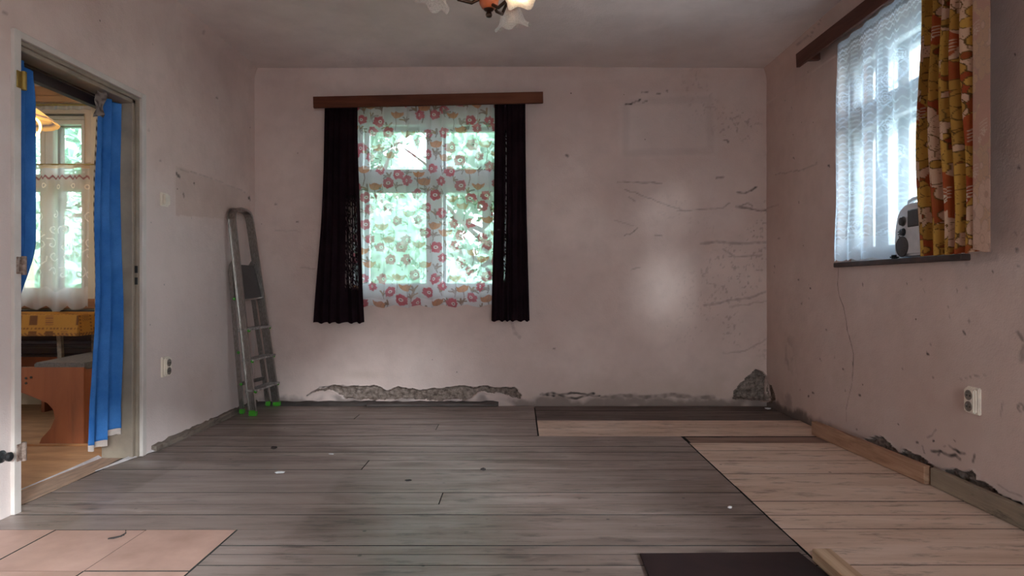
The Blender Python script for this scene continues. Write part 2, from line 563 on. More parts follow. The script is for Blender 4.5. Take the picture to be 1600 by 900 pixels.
class MB:
    """Collects shapes in world coordinates and builds one mesh object."""

    def __init__(self, T=None):
        self.b = bmesh.new()
        self.T = T

    def _tr(self, verts):
        if self.T is not None:
            bmesh.ops.transform(self.b, matrix=self.T, verts=verts)

    def box(self, x0, x1, y0, y1, z0, z1, bev=0.0, seg=1, R=None):
        r = bmesh.ops.create_cube(self.b, size=1)
        vv = r['verts']
        for v in vv:
            v.co = Vector(((x0 + x1) / 2 + v.co.x * (x1 - x0), (y0 + y1) / 2 + v.co.y * (y1 - y0), (z0 + z1) / 2 + v.co.z * (z1 - z0)))
        if bev > 0:
            es = list({e for v in vv for e in v.link_edges})
            rb = bmesh.ops.bevel(self.b, geom=es, offset=bev, segments=seg, affect='EDGES')
            vv = list({v for f in rb['faces'] for v in f.verts} | {v for v in vv if v.is_valid})
        if R is not None:
            bmesh.ops.transform(self.b, matrix=R, verts=vv)
        self._tr(vv)
        return self

    def quad(self, *pts):
        vs_ = [self.b.verts.new(p) for p in pts]
        self.b.faces.new(vs_)
        self._tr(vs_)
        return self

    def prism(self, pts, d, bev=0.0):
        """pts: 3D outline, d: extrusion vector"""
        d = Vector(d)
        a = [self.b.verts.new(Vector(p)) for p in pts]
        c = [self.b.verts.new(Vector(p) + d) for p in pts]
        n = len(pts)
        fs = [self.b.faces.new(a), self.b.faces.new(c[::-1])]
        for k in range(n):
            fs.append(self.b.faces.new((a[k], c[k], c[(k + 1) % n], a[(k + 1) % n])))
        bmesh.ops.recalc_face_normals(self.b, faces=fs)
        vv = a + c
        if bev > 0:
            es = list(fs[0].edges) + list(fs[1].edges)
            rb = bmesh.ops.bevel(self.b, geom=es, offset=bev, segments=2, affect='EDGES')
            vv = list({v for f in rb['faces'] for v in f.verts} | {v for v in vv if v.is_valid})
        self._tr(vv)
        return self

    def sweep(self, path, prof, up, cap=True):
        """sweep 2D profile (a along up-projected, b along side) along path"""
        path = [Vector(p) for p in path]
        up = Vector(up)
        rings = []
        for k, p in enumerate(path):
            t = (path[min(k + 1, len(path) - 1)] - path[max(k - 1, 0)]).normalized()
            a = (up - t * up.dot(t)).normalized()
            s = t.cross(a)
            rings.append([self.b.verts.new(p + a * q[0] + s * q[1]) for q in prof])
        n = len(prof)
        fs = []
        for k in range(len(rings) - 1):
            for j in range(n):
                fs.append(self.b.faces.new((rings[k][j], rings[k][(j + 1) % n], rings[k + 1][(j + 1) % n], rings[k + 1][j])))
        if cap:
            fs.append(self.b.faces.new(rings[0][::-1]))
            fs.append(self.b.faces.new(rings[-1]))
        bmesh.ops.recalc_face_normals(self.b, faces=fs)
        self._tr([v for r in rings for v in r])
        return self

    def tube(self, path, r, n=10, up=(0.13, 0.21, 0.97)):
        rs = r if isinstance(r, (list, tuple)) else None
        prof = [(math.cos(2 * PI * k / n), math.sin(2 * PI * k / n)) for k in range(n)]
        if rs is None:
            return self.sweep(path, [(a * r, b * r) for a, b in prof], up)
        path = [Vector(p) for p in path]
        up = Vector(up)
        rings = []
        for k, p in enumerate(path):
            t = (path[min(k + 1, len(path) - 1)] - path[max(k - 1, 0)]).normalized()
            a = (up - t * up.dot(t)).normalized()
            s = t.cross(a)
            rings.append([self.b.verts.new(p + a * q[0] * rs[k] + s * q[1] * rs[k]) for q in prof])
        for k in range(len(rings) - 1):
            for j in range(n):
                self.b.faces.new((rings[k][j], rings[k][(j + 1) % n], rings[k + 1][(j + 1) % n], rings[k + 1][j]))
        self.b.faces.new(rings[0][::-1])
        self.b.faces.new(rings[-1])
        self._tr([v for r_ in rings for v in r_])
        return self

    def lathe(self, prof, o=(0, 0, 0), axis=(0, 0, 1), n=24, wob=None, closed=True):
        """prof: list of (radius, height along axis)"""
        ax = Vector(axis).normalized()
        q = Vector((0, 0, 1)).rotation_difference(ax)
        o = Vector(o)
        rings = []
        for k, (r, h) in enumerate(prof):
            ring = []
            for j in range(n):
                a = 2 * PI * j / n
                rr, hh = (r, h) if wob is None else wob(k, a, r, h)
                ring.append(self.b.verts.new(o + q @ Vector((rr * math.cos(a), rr * math.sin(a), hh))))
            rings.append(ring)
        for k in range(len(rings) - 1):
            for j in range(n):
                self.b.faces.new((rings[k][j], rings[k][(j + 1) % n], rings[k + 1][(j + 1) % n], rings[k + 1][j]))
        if closed:
            self.b.faces.new(rings[0][::-1])
            self.b.faces.new(rings[-1])
        self._tr([v for r_ in rings for v in r_])
        return self

    def build(self, name, mat, parent=None, smooth=False, label=None, kind=None):
        me = bpy.data.meshes.new(name)
        bmesh.ops.recalc_face_normals(self.b, faces=self.b.faces)
        self.b.to_mesh(me)
        self.b.free()
        if smooth:
            me.polygons.foreach_set('use_smooth', [True] * len(me.polygons))
            if smooth != 'all':
                me.set_sharp_from_angle(angle=math.radians(40))
        return link(name, me, mat, parent, label, kind)


def grid(name, P, mats, parent=None, keep=None, attrs=None, cols=None, smooth=True, label=None, kind=None):
    """P: (nv, nu, 3) array of points; keep: (nv-1, nu-1) bool mask of faces"""
    nv, nu = P.shape[:2]
    idx = np.arange(nv * nu).reshape(nv, nu)
    q = np.stack([idx[:-1, :-1], idx[:-1, 1:], idx[1:, 1:], idx[1:, :-1]], -1)
    if keep is not None:
        q = q[keep]
    q = q.reshape(-1, 4)
    used = np.unique(q)
    remap = np.full(nv * nu, -1)
    remap[used] = np.arange(len(used))
    q = remap[q]
    co = P.reshape(-1, 3)[used]
    me = bpy.data.meshes.new(name)
    me.vertices.add(len(co))
    me.vertices.foreach_set('co', co.astype(np.float32).ravel())
    me.loops.add(q.size)
    me.loops.foreach_set('vertex_index', q.astype(np.int32).ravel())
    me.polygons.add(len(q))
    me.polygons.foreach_set('loop_start', np.arange(0, q.size, 4, dtype=np.int32))
    if smooth:
        me.polygons.foreach_set('use_smooth', np.ones(len(q), bool))
    for k, a in (attrs or {}).items():
        at = me.attributes.new(k, 'FLOAT', 'POINT')
        at.data.foreach_set('value', np.broadcast_to(a, (nv, nu)).reshape(-1)[used].astype(np.float32))
    for k, a in (cols or {}).items():
        at = me.attributes.new(k, 'FLOAT_COLOR', 'POINT')
        c4 = np.concatenate([a.reshape(-1, 3)[used], np.ones((len(used), 1))], 1)
        at.data.foreach_set('color', c4.astype(np.float32).ravel())
    me.update(calc_edges=True)
    me.validate()
    return link(name, me, mats, parent, label, kind)


def copy_tree(o, parent=None, delta=None):
    c = o.copy()
    COL.objects.link(c)
    if parent is not None:
        c.parent = parent
    if delta is not None:
        c.location = o.location + Vector(delta)
    for ch in list(o.children):
        copy_tree(ch, c)
    return c


class Canvas:
    """A colour print worked out at the vertices of a cloth grid (metres)."""

    def __init__(self, u, v, base, alpha=1.0):
        self.u, self.v = u, v
        self.U, self.V = np.meshgrid(u, v)
        self.c = np.empty(self.U.shape + (3,))
        self.c[:] = base
        self.a = np.full(self.U.shape, alpha)

    def win(self, u0, v0, r):
        i0, i1 = np.searchsorted(self.u, [u0 - r, u0 + r])
        j0, j1 = np.searchsorted(self.v, [v0 - r, v0 + r])
        return slice(j0, j1), slice(i0, i1)

    def paint(self, s, m, col, alpha=None):
        m = np.clip(m, 0, 1)
        self.c[s] = self.c[s] * (1 - m[..., None]) + np.array(col) * m[..., None]
        if alpha is not None:
            self.a[s] = self.a[s] * (1 - m) + alpha * m

    def stroke(self, pts, w, col, alpha=None, soft=0.002):
        p = np.array(pts)
        c = (p.min(0) + p.max(0)) / 2
        r = float(max(p.max(0) - p.min(0)) / 2 + w * 2 + 0.01)
        s = self.win(c[0], c[1], r)
        if self.U[s].size == 0:
            return
        d = seg_dist(self.U[s], self.V[s], pts)
        self.paint(s, 1 - sstep(w - soft, w + soft, d), col, alpha)


def poly_pts(px, conv):
    return [conv(*p) for p in px]


# ------------------------------------------------------------------ the shell
def axis(parts):
    out = []
    for a, b, step in parts:
        n = max(1, int(round((b - a) / step)))
        seg_ = np.linspace(a, b, n + 1)
        out.append(seg_ if not out else seg_[1:])
    return np.concatenate(out)


def hole_mask(s, z, holes):
    ms, mz = (s[:-1] + s[1:]) / 2, (z[:-1] + z[1:]) / 2
    MS, MZ = np.meshgrid(ms, mz)
    keep = np.ones(MS.shape, bool)
    for a, b, c, d in holes:
        keep &= ~((MS > a) & (MS < b) & (MZ > c) & (MZ < d))
    return keep


def broken(S, Z, polys, seed, rough=0.012):
    """how far the plaster has fallen away: (mask 0..1, depth)"""
    js = S + (fbm(S, Z, 22, seed, 4) - 0.5) * rough * 4
    jz = Z + (fbm(S, Z, 22, seed + 9, 4) - 0.5) * rough * 4
    depth = np.zeros(S.shape)
    mask = np.zeros(S.shape, bool)
    for p in polys:
        ins = in_poly(js, jz, p)
        d = seg_dist(js, jz, p, True)
        dep = sstep(0.0, 0.014, d) * 0.030 + (fbm(S, Z, 45, seed + 3, 4) - 0.45) * 0.030
        depth = np.where(ins, np.maximum(dep, 0.006), depth)
        lip = np.where(~ins, (1 - sstep(0, 0.012, d)) * 0.006, 0)
        depth = depth - lip
        mask |= ins
    return mask, depth


def strokes(S, Z, arr, items, conv):
    for pts, w, val in items:
        pp = poly_pts(pts, conv)
        a = np.array(pp)
        lo, hi = a.min(0) - w * 4 - 0.01, a.max(0) + w * 4 + 0.01
        sel = (S > lo[0]) & (S < hi[0]) & (Z > lo[1]) & (Z < hi[1])
        if not sel.any():
            continue
        js, jz = S[sel], Z[sel]
        d = seg_dist(js, jz + (fbm(js, jz, 18, 5, 3) - 0.5) * 0.02, pp)
        arr[sel] = np.maximum(arr[sel], val * (1 - sstep(w * 0.5, w * 1.5, d)) * (0.4 + 0.9 * vnoise(js, jz, 40, 8)))
    return arr


def face_mask(vm):
    return vm[:-1, :-1] & vm[1:, :-1] & vm[:-1, 1:] & vm[1:, 1:]


def cove(z):
    return 0.05 * sstep(2.58, 2.72, z) ** 2


# --- floor
FLOOR = MB().box(XL - 0.3, XR + 0.4, YF - 0.2, YB + 0.3, -0.16, -0.026).build('floor', M['subfloor_gap_shade'], kind='structure')

# --- back wall with the window hole
W1 = (-1.36, -0.02, 0.872, 2.36)
s = axis([(XL - 0.06, W1[0], 0.0075), (W1[0], W1[1], 0.0075), (W1[1], XR + 0.08, 0.0075)])
z = axis([(-0.03, 0.34, 0.004), (0.34, W1[2], 0.010), (W1[2], W1[3], 0.010), (W1[3], ZC + 0.02, 0.012)])
S, Z = np.meshgrid(s, z)
back_polys = [
    poly_pts([(480, 618), (496, 608), (512, 605), (520, 602), (545, 604), (575, 602), (590, 603), (604, 609), (622, 603), (640, 607), (655, 609), (675, 606), (700, 605), (722, 601), (740, 604), (760, 602), (775, 606), (790, 604), (806, 606), (814, 617), (812, 623), (780, 616), (750, 611), (735, 625), (690, 626), (640, 624), (585, 626), (540, 622), (520, 611), (505, 610)], B),
    poly_pts([(1144, 624), (1147, 609), (1155, 601), (1164, 593), (1171, 584), (1180, 577), (1190, 580), (1198, 588), (1202, 600), (1204, 626)], B),
]
bmask, bdepth = broken(S, Z, back_polys, 100, 0.008)
big = sstep(0.25, 0.6, S - 1.1) * (S > 1.5)
Yb = YB + (fbm(S, Z, 1.2, 1, 3) - 0.5) * 0.012 + (fbm(S, Z, 14, 4, 2) - 0.5) * 0.003 - cove(Z) + bdepth * (1 + 1.0 * big)
dirt = np.zeros(S.shape)
marks = [
    ([(978, 163), (986, 162), (993, 159), (1000, 157)], 0.008, 1.0), ([(1004, 161), (1011, 158)], 0.006, .7), ([(1003, 145), (1012, 145)], 0.005, .6), ([(1026, 145), (1032, 146)], 0.005, .6),
    ([(1042, 142), (1043, 143)], 0.007, 1.0), ([(885, 243), (887, 244)], 0.010, .9), ([(1132, 219), (1136, 219), (1138, 222)], 0.008, 1.0), ([(1120, 278), (1130, 277)], 0.009, .6),
    ([(965, 284), (1000, 285), (1034, 286)], 0.006, .45), ([(976, 296), (992, 300), (1004, 306), (1020, 312), (1062, 327)], 0.005, .4), ([(983, 308), (992, 314)], 0.005, .4),
    ([(1058, 329), (1090, 328), (1130, 325), (1140, 318)], 0.005, .4), ([(1152, 301), (1165, 301), (1182, 293)], 0.006, .85), ([(1150, 322), (1170, 326), (1184, 329), (1198, 329)], 0.008, .6),
    ([(1155, 322), (1168, 318), (1176, 322)], 0.006, .5), ([(976, 367), (988, 363), (996, 357)], 0.005, .55), ([(1024, 367), (1034, 368)], 0.006, .5), ([(1095, 381), (1120, 378), (1150, 380), (1196, 379)], 0.010, .40),
    ([(1130, 390), (1150, 402), (1190, 398)], 0.007, .35), ([(986, 421), (1000, 418)], 0.005, .3), ([(1100, 477), (1140, 470), (1170, 466), (1196, 455)], 0.008, .4), ([(1140, 480), (1197, 470)], 0.006, .3),
    ([(1130, 552), (1165, 548), (1197, 530)], 0.006, .3), ([(960, 345), (990, 352)], 0.005, .25), ([(800, 505), (804, 520), (812, 526)], 0.012, .25), ([(430, 360), (470, 362)], 0.005, .2), ([(470, 418), (492, 420)], 0.006, .25),
    ([(480, 618), (500, 606), (520, 603), (560, 603)], 0.005, .9), ([(865, 545), (867, 546)], 0.006, .7), ([(590, 437), (591, 438)], 0.006, .7), ([(464, 346), (466, 347)], 0.007, .7), ([(430, 318), (432, 319)], 0.006, .7),
]
marks += [([(820 + 9 * k, 616 - 3 * math.sin(k * 0.9)), (829 + 9 * k, 616 - 3 * math.sin((k + 1) * 0.9))], 0.008, .85) for k in range(3, 13)]
marks += [([(845, 617), (862, 614), (880, 620), (900, 622), (928, 615)], 0.010, .9), ([(940, 622), (975, 618), (1010, 621), (1050, 617), (1085, 622), (1115, 620)], 0.016, .6)]
strokes(S, Z, dirt, marks, B)
low = (1 - sstep(0.015, 0.085, Z + (fbm(S, Z, 12, 31, 4) - 0.5) * 0.12)) * sstep(0.35, 0.6, fbm(S, Z, 5, 61, 3) + 0.25 * (S > 0.1)) * 0.6
dirt = np.maximum(dirt, low)
dirt = np.maximum(dirt, 0.35 * sstep(0.62, 0.75, fbm(S, Z, 45, 71, 3)) * sstep(0.9, 1.9, S) * sstep(0.52, 0.7, fbm(S, Z, 3, 75, 2)))
ghost_o = poly_pts([(962, 165), (985, 148), (1000, 141), (1122, 141), (1125, 255), (1090, 248), (1000, 252), (964, 252)], B)
ghost_i = poly_pts([(978, 160), (1108, 155), (1110, 236), (978, 239)], B)
go = in_poly(S, Z, ghost_o) * sstep(0, 0.03, seg_dist(S, Z, ghost_o, True))
gi = in_poly(S, Z, ghost_i) * sstep(0, 0.02, seg_dist(S, Z, ghost_i, True))
pale = 0.08 * go + 0.05 * gi
pale = pale + 0.28 * np.exp(-((S - (-0.75)) / 0.7) ** 2) * (1 - sstep(0.15, 0.75, Z)) * fbm(S, Z, 4, 81, 4)
dirt = np.maximum(dirt, 0.10 * go * (1 - sstep(0, 0.035, np.abs(seg_dist(S, Z, ghost_i, True) - 0.01))))
tan = 0.35 * np.exp(-((S + 1.25) / 0.16) ** 2 - ((Z - 0.24) / 0.035) ** 2) + 0.30 * (1 - sstep(0.1, 0.4, Z + (fbm(S, Z, 6, 91, 4) - 0.5) * 0.4)) * sstep(-0.2, 0.4, S)
tan = tan + 0.16 * sstep(0.5, 2.0, S) * fbm(S, Z, 2, 95, 4)
P = np.stack([S, Yb, Z], -1)
keep = hole_mask(s, z, [W1])
fm = face_mask(bmask)
A = {'dirt': dirt, 'pale': pale, 'tan': tan}
WALL_BACK = grid('wall_back', P, M['wall'], keep=keep & ~fm, attrs=A, kind='structure')
grid('exposed_mortar', P, M['mortar'], WALL_BACK, keep=keep & fm, label='crumbled patches of bare grey mortar low on the back wall')


def reveal(name, parent, hole, T, depth, mat, splay=0.0):
    """plastered sides of a window hole; local u, outward depth w, z"""
    a, b_, c, d = hole
    q = MB(T)
    a2, b2 = a - splay, b_ + splay
    q.quad((a, -0.012, c), (a2, depth, c), (a2, depth, d), (a, -0.012, d))
    q.quad((b_, -0.012, c), (b_, -0.012, d), (b2, depth, d), (b2, depth, c))
    q.quad((a, -0.012, d), (a2, depth, d), (b2, depth, d), (b_, -0.012, d))
    q.quad((a, -0.012, c), (b_, -0.012, c), (b2, depth, c), (a2, depth, c))
    return q.build(name, mat, parent)


T_BACK = Matrix.Translation((0, YB, 0))
reveal('window_reveal', WALL_BACK, W1, T_BACK, 0.36, M['wall'])

# --- right wall: window in view, plus an unseen one added for fill light
W2 = (2.95, 4.035, 1.10, 2.42)
W4_FILL = (-2.10, -0.15, 0.95, 2.42)  # added out of view to let in fill daylight
s = axis([(YF, W4_FILL[0], 0.05), (W4_FILL[0], W4_FILL[1], 0.05), (W4_FILL[1], 2.3, 0.05), (2.3, W2[0], 0.0075), (W2[0], W2[1], 0.0075), (W2[1], YB + 0.06, 0.0075)])
z = axis([(-0.03, 0.40, 0.0045), (0.40, W4_FILL[2], 0.010), (W4_FILL[2], W2[2], 0.010), (W2[2], W4_FILL[3], 0.010), (W4_FILL[3], W2[3], 0.010), (W2[3], ZC + 0.02, 0.012)])
S, Z = np.meshgrid(s, z)
right_polys = [
    poly_pts([(1196, 628), (1196, 590), (1201, 598), (1206, 603), (1210, 612), (1213, 626), (1206, 630)], Rw),
    poly_pts([(1345, 690), (1358, 684), (1374, 681), (1384, 687), (1395, 698), (1405, 707), (1412, 703), (1425, 706), (1440, 715), (1456, 729), (1462, 745), (1400, 728), (1350, 702)], Rw),
    poly_pts([(1462, 737), (1478, 735), (1490, 731), (1503, 734), (1517, 734), (1526, 742), (1527, 752), (1545, 757), (1556, 768), (1572, 779), (1596, 786), (1600, 806), (1520, 776), (1470, 752)], Rw),
]
rmask, rdepth = broken(S, Z, right_polys, 200, 0.010)
XW = XR + 0.015 * (YB - S) + (fbm(S, Z, 1.2, 11, 3) - 0.5) * 0.012 + (fbm(S, Z, 14, 14, 2) - 0.5) * 0.003 - cove(Z) + rdepth
dirt = np.zeros(S.shape)
marks = [
    ([(1310, 418), (1309, 445), (1312, 466), (1318, 480), (1322, 500), (1324, 518), (1330, 540), (1333, 556), (1332, 590)], 0.0035, .75), ([(1331, 565), (1333, 578), (1331, 600), (1322, 640), (1323, 660)], 0.003, .5),
    ([(1454, 704), (1468, 706), (1480, 711), (1493, 711), (1500, 717)], 0.007, .85), ([(1483, 697), (1488, 702), (1500, 708), (1507, 709)], 0.006, .85), ([(1448, 683), (1456, 680), (1462, 672)], 0.004, .5), ([(1441, 698), (1444, 708)], 0.005, .6),
    ([(1466, 711), (1470, 706)], 0.005, .7), ([(1523, 712), (1520, 722)], 0.006, .7), ([(1500, 592), (1515, 589), (1542, 587)], 0.003, .4), ([(1567, 630), (1563, 648)], 0.004, .5), ([(1560, 757), (1575, 768), (1596, 776)], 0.004, .4),
    ([(1590, 636), (1594, 632), (1599, 635), (1598, 642), (1592, 642), (1590, 636)], 0.004, .8), ([(1595, 560), (1600, 545)], 0.015, .5), ([(1590, 520), (1598, 530)], 0.008, .5), ([(1297, 20), (1285, 40), (1270, 55), (1250, 70)], 0.004, .5),
    ([(1212, 272), (1240, 268), (1262, 262), (1276, 255)], 0.005, .3), ([(1198, 326), (1216, 320)], 0.006, .3), ([(1545, 395), (1490, 405)], 0.020, .3), ([(1510, 410), (1556, 402)], 0.015, .25),  # closing strokes: darker bands below the curtain hem
]
rr = random.Random(5)
for _ in range(90):
    x0, y0 = rr.uniform(1205, 1595), rr.uniform(70, 720)
    if 1300 < x0 < 1560 and y0 < 420:
        continue
    marks.append(([(x0, y0), (x0 + rr.uniform(0, 2.5), y0 + rr.uniform(-1.5, 2))], rr.uniform(0.003, 0.007), rr.uniform(.5, 1)))
strokes(S, Z, dirt, marks, Rw)
low = (1 - sstep(0.015, 0.09, Z + (fbm(S, Z, 12, 131, 4) - 0.5) * 0.10)) * sstep(4.0, 4.3, S) * 0.8
dirt = np.maximum(dirt, low)
dirt = np.maximum(dirt, 0.35 * np.exp(-((S - 4.75) / 0.10) ** 2) * sstep(0.5, 0.62, fbm(S, Z, 7, 140, 4)) * (1 - sstep(0.3, 0.9, Z)))
pale = np.zeros(S.shape)
tan = 0.20 * fbm(S, Z, 1.5, 150, 4) + 0.15 * (1 - sstep(0.2, 0.9, Z + (fbm(S, Z, 3, 151, 3) - 0.5) * 0.5))
P = np.stack([XW, S, Z], -1)
keep = hole_mask(s, z, [W2, W4_FILL])
fm = face_mask(rmask)
A = {'dirt': dirt, 'pale': pale, 'tan': tan}
WALL_RIGHT = grid('wall_right', P, M['wall'], keep=keep & ~fm, attrs=A, kind='structure')
grid('exposed_mortar', P, M['mortar'], WALL_RIGHT, keep=keep & fm, label='crumbled bare grey mortar above the skirting planks')
T_RIGHT = Matrix(((0, 1, 0, XR + 0.022), (1, 0, 0, 0), (0, 0, 1, 0), (0, 0, 0, 1)))      # u -> y, w -> +x
reveal('window_reveal', WALL_RIGHT, W2, T_RIGHT, 0.30, M['wall'], 0.12)
T_RIGHT4 = Matrix(((0, 1, 0, xr(-0.9)), (1, 0, 0, 0), (0, 0, 1, 0), (0, 0, 0, 1)))
reveal('window_reveal', WALL_RIGHT, W4_FILL, T_RIGHT4, 0.34, M['wall'])

# --- left wall with the doorway
D = (2.690, 3.625, -0.03, 2.03)
s = axis([(YF, 2.3, 0.06), (2.3, D[0], 0.01), (D[0], D[1], 0.012), (D[1], YB + 0.06, 0.009)])
z = axis([(-0.03, D[3], 0.010), (D[3], ZC + 0.02, 0.012)])
S, Z = np.meshgrid(s, z)
XWl = XL - (fbm(S, Z, 1.1, 21, 3) - 0.5) * 0.012 - (fbm(S, Z, 14, 24, 2) - 0.5) * 0.003 + cove(Z)
dirt = np.zeros(S.shape)
marks = [([(276, 271), (278, 274), (281, 276)], 0.009, 1.0), ([(287, 302), (288, 307)], 0.008, .9), ([(303, 286), (304, 287)], 0.006, .9), ([(338, 153), (340, 154)], 0.008, .6), ([(250, 250), (252, 251)], 0.006, .6),
         ([(387, 310), (390, 312), (389, 308)], 0.008, .8), ([(232, 203), (234, 204)], 0.006, .5), ([(314, 50), (316, 53)], 0.010, .4), ([(24, 125), (28, 140), (25, 155)], 0.02, .45), ([(276, 262), (330, 278), (390, 303)], 0.003, .25), ([(26, 80), (27, 400)], 0.004, .2), ([(6, 20), (10, 22)], 0.006, .4)]
strokes(S, Z, dirt, marks, Lw)
lp = poly_pts([(275, 258), (390, 304), (390, 345), (275, 336)], Lw)
inl = in_poly(S, Z, lp).astype(float)
tan = 0.22 * inl + 0.18 * np.exp(-((S - 4.3) / 0.28) ** 2) * (1 - sstep(0.25, 0.6, Z)) * fbm(S, Z, 4, 160, 4) * 2
pale = 0.35 * (1 - sstep(1.3, 1.75, Z + (S - 3.9) * 0.25)) * (1 - inl) * (1 - tan)  # lower wall painted paler, as the window light falls there
P = np.stack([XWl, S, Z], -1)
WALL_LEFT = grid('wall_left', P, M['wall'], keep=hole_mask(s, z, [D]), attrs={'dirt': dirt, 'pale': pale, 'tan': tan}, kind='structure')
q = MB()
q.box(XK, XL - 0.03, YF, D[0] - 0.002, -0.03, ZC)
q.box(XK, XL - 0.03, D[1] + 0.002, YB + 0.3, -0.03, ZC)
q.box(XK, XL - 0.03, D[0] - 0.002, D[1] + 0.002, D[3], ZC)
q.build('wall_kitchen_right', M['kitchen_wall'], kind='structure')

# --- front wall (behind the camera) and ceiling
W5_FILL = (-0.20, 1.75, 0.08, 1.98)  # glazed opening added out of view to light the room
q = MB()
q.box(XK, W5_FILL[0], YF - 0.25, YF, -0.03, ZC).box(W5_FILL[1], XR + 0.3, YF - 0.25, YF, -0.03, ZC)
q.box(W5_FILL[0], W5_FILL[1], YF - 0.25, YF, -0.03, W5_FILL[2]).box(W5_FILL[0], W5_FILL[1], YF - 0.25, YF, W5_FILL[3], ZC)
q.build('wall_front', M['wall'], kind='structure')
s = axis([(-5.2, XL, 0.2), (XL, XR + 0.1, 0.05)])
t = axis([(YF - 0.1, YB + 0.02, 0.05)])
S, T_ = np.meshgrid(s, t)
ZZ = ZC + (fbm(S, T_, 0.9, 41, 3) - 0.5) * 0.02
P = np.stack([S, T_, ZZ], -1)[:, ::-1]
cdirt = 0.10 * sstep(0.5, 0.75, fbm(S, T_, 1.3, 43, 4))
cdirt = np.maximum(cdirt, 0.10 * np.exp(-((T_ - YB) / 0.12) ** 2) * fbm(S, T_, 3, 44, 3))[:, ::-1]
grid('ceiling', P, M['ceiling'], attrs={'dirt': cdirt, 'pale': 0 * cdirt, 'tan': 0.10 * fbm(S, T_, 0.8, 47, 4)}, kind='structure')

# --- kitchen shell
WK = (-4.17, -3.49, 0.86, 2.34)
q = MB()
q.box(-5.1, WK[0], YB, YB + 0.12, -0.03, ZC)
q.box(WK[1], XK + 0.02, YB, YB + 0.12, -0.03, ZC)
q.box(WK[0], WK[1], YB, YB + 0.12, -0.03, WK[2])
q.box(WK[0], WK[1], YB, YB + 0.12, WK[3], ZC)
WALL_KB = q.build('wall_kitchen_back', M['kitchen_wall'], kind='structure')
reveal('window_reveal', WALL_KB, WK, T_BACK, 0.36, M['kitchen_wall'])
q = MB()
q.box(-5.2, -5.05, 1.2, 2.1, -0.03, ZC).box(-5.2, -5.05, 3.7, YB + 0.1, -0.03, ZC)
q.box(-5.2, -5.05, 2.1, 3.7, -0.03, 0.95).box(-5.2, -5.05, 2.1, 3.7, 2.25, ZC)  # opening added out of view to brighten the kitchen
q.build('wall_kitchen_left', M['kitchen_wall'], kind='structure')
MB().box(-5.2, XK, 1.1, 1.22, -0.03, ZC).build('wall_kitchen_front', M['kitchen_wall'], kind='structure')
MB().box(-5.15, XK + 0.02, 1.2, YB + 0.05, -0.12, 0.0).build('floor_kitchen', M['kitchen_lino'], kind='structure')

# ------------------------------------------------------------------ floor pieces
def plank(x0, x1, y0, y1, mat, name='plank', top=0.0, h=0.024, skew=0.0):
    g = 0.0013 if mat is M['plank_new'] else 0.0018
    zt = top + random.uniform(-0.0012, 0.0012)
    q = MB()
    q.box(x0 + g, x1 - g, y0 + g, y1 - g, zt - h, zt, 0.0007)
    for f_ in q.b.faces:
        f_.material_index = 0 if f_.normal.z > 0.9 else 1  # board sides coloured dark to stand for shade in the narrow gaps
    if skew:
        for v in q.b.verts:
            v.co.x += skew * (v.co.y - y0)
    return q.build(name, [mat, M['subfloor_gap_shade']], FLOOR)


rows = [2.20, 2.29, 2.366, 2.52, 2.685, 2.81, 2.969, 3.15, 3.34, 3.518, 3.69, 3.82, 3.951, 4.085]
SEAM = 1.035                                   # where the old boards meet the new pale ones
TX = [-2.17, -1.815, -1.46, -1.105]
TY = [2.512, 2.150, 1.790, 1.430]
for k in range(len(rows) - 1):
    y0, y1 = rows[k], rows[k + 1]
    x0 = TX[-1] if y1 < 2.53 else XL - 0.05
    cuts = [x0] + {5: [-0.35], 8: [-0.82]}.get(k, []) + [SEAM]
    for a, b_ in zip(cuts[:-1], cuts[1:]):
        plank(a, b_, y0, y1, M['plank_old'])
y = rows[0]
while y > YF + 0.1:                             # on under the camera
    y1, y = y, y - 0.165
    x0 = TX[-1] if y1 > 1.45 else XL - 0.05
    plank(x0, SEAM, y, y1, M['plank_old'])
    plank(SEAM, xr(y) - 0.01, y, y1, M['plank_new'])
rows2 = [4.085, 4.25, 4.42, 4.59, 4.755, 4.92, 5.085]
for k in range(len(rows2) - 1):
    cuts = [XL - 0.05] + {3: [-1.18], 1: [-0.55]}.get(k, []) + [0.125]
    for a, b_ in zip(cuts[:-1], cuts[1:]):
        plank(a, b_, rows2[k], rows2[k + 1], M['plank_old'])
for y0, y1 in ((4.556, 4.74), (4.74, 4.925), (4.925, 5.10)):
    plank(0.130, XR - 0.005, y0, y1, M['plank_dark'], top=-0.004)
plank(0.130, xr(4.3) - 0.01, 4.075, 4.315, M['plank_new'])
plank(0.130, xr(4.3) - 0.01, 4.315, 4.553, M['plank_new'])
plank(SEAM + 0.02, xr(4) - 0.01, 3.90, 4.072, M['plank_strip'], top=-0.003)
rows3 = [2.20, 2.43, 2.53, 2.68, 2.85, 3.07, 3.268, 3.505, 3.72, 3.90]
for k in range(len(rows3) - 1):
    plank(SEAM + 0.004, xr(rows3[k]) - 0.01, rows3[k], rows3[k + 1], M['plank_new'])
for i in range(3):
    for j in range(3):
        q = MB().box(TX[i] + 0.001, TX[i + 1] - 0.001, TY[j + 1] + 0.001, TY[j] - 0.001, -0.020, 0.003 - 0.0015 * ((i + j) % 2), 0.0012)
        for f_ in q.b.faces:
            f_.material_index = 0 if f_.normal.z > 0.9 else 1  # tile sides darkened likewise, as painted joint shade
        q.build('tile', [M['tile'], M['subfloor_gap_shade']], FLOOR)

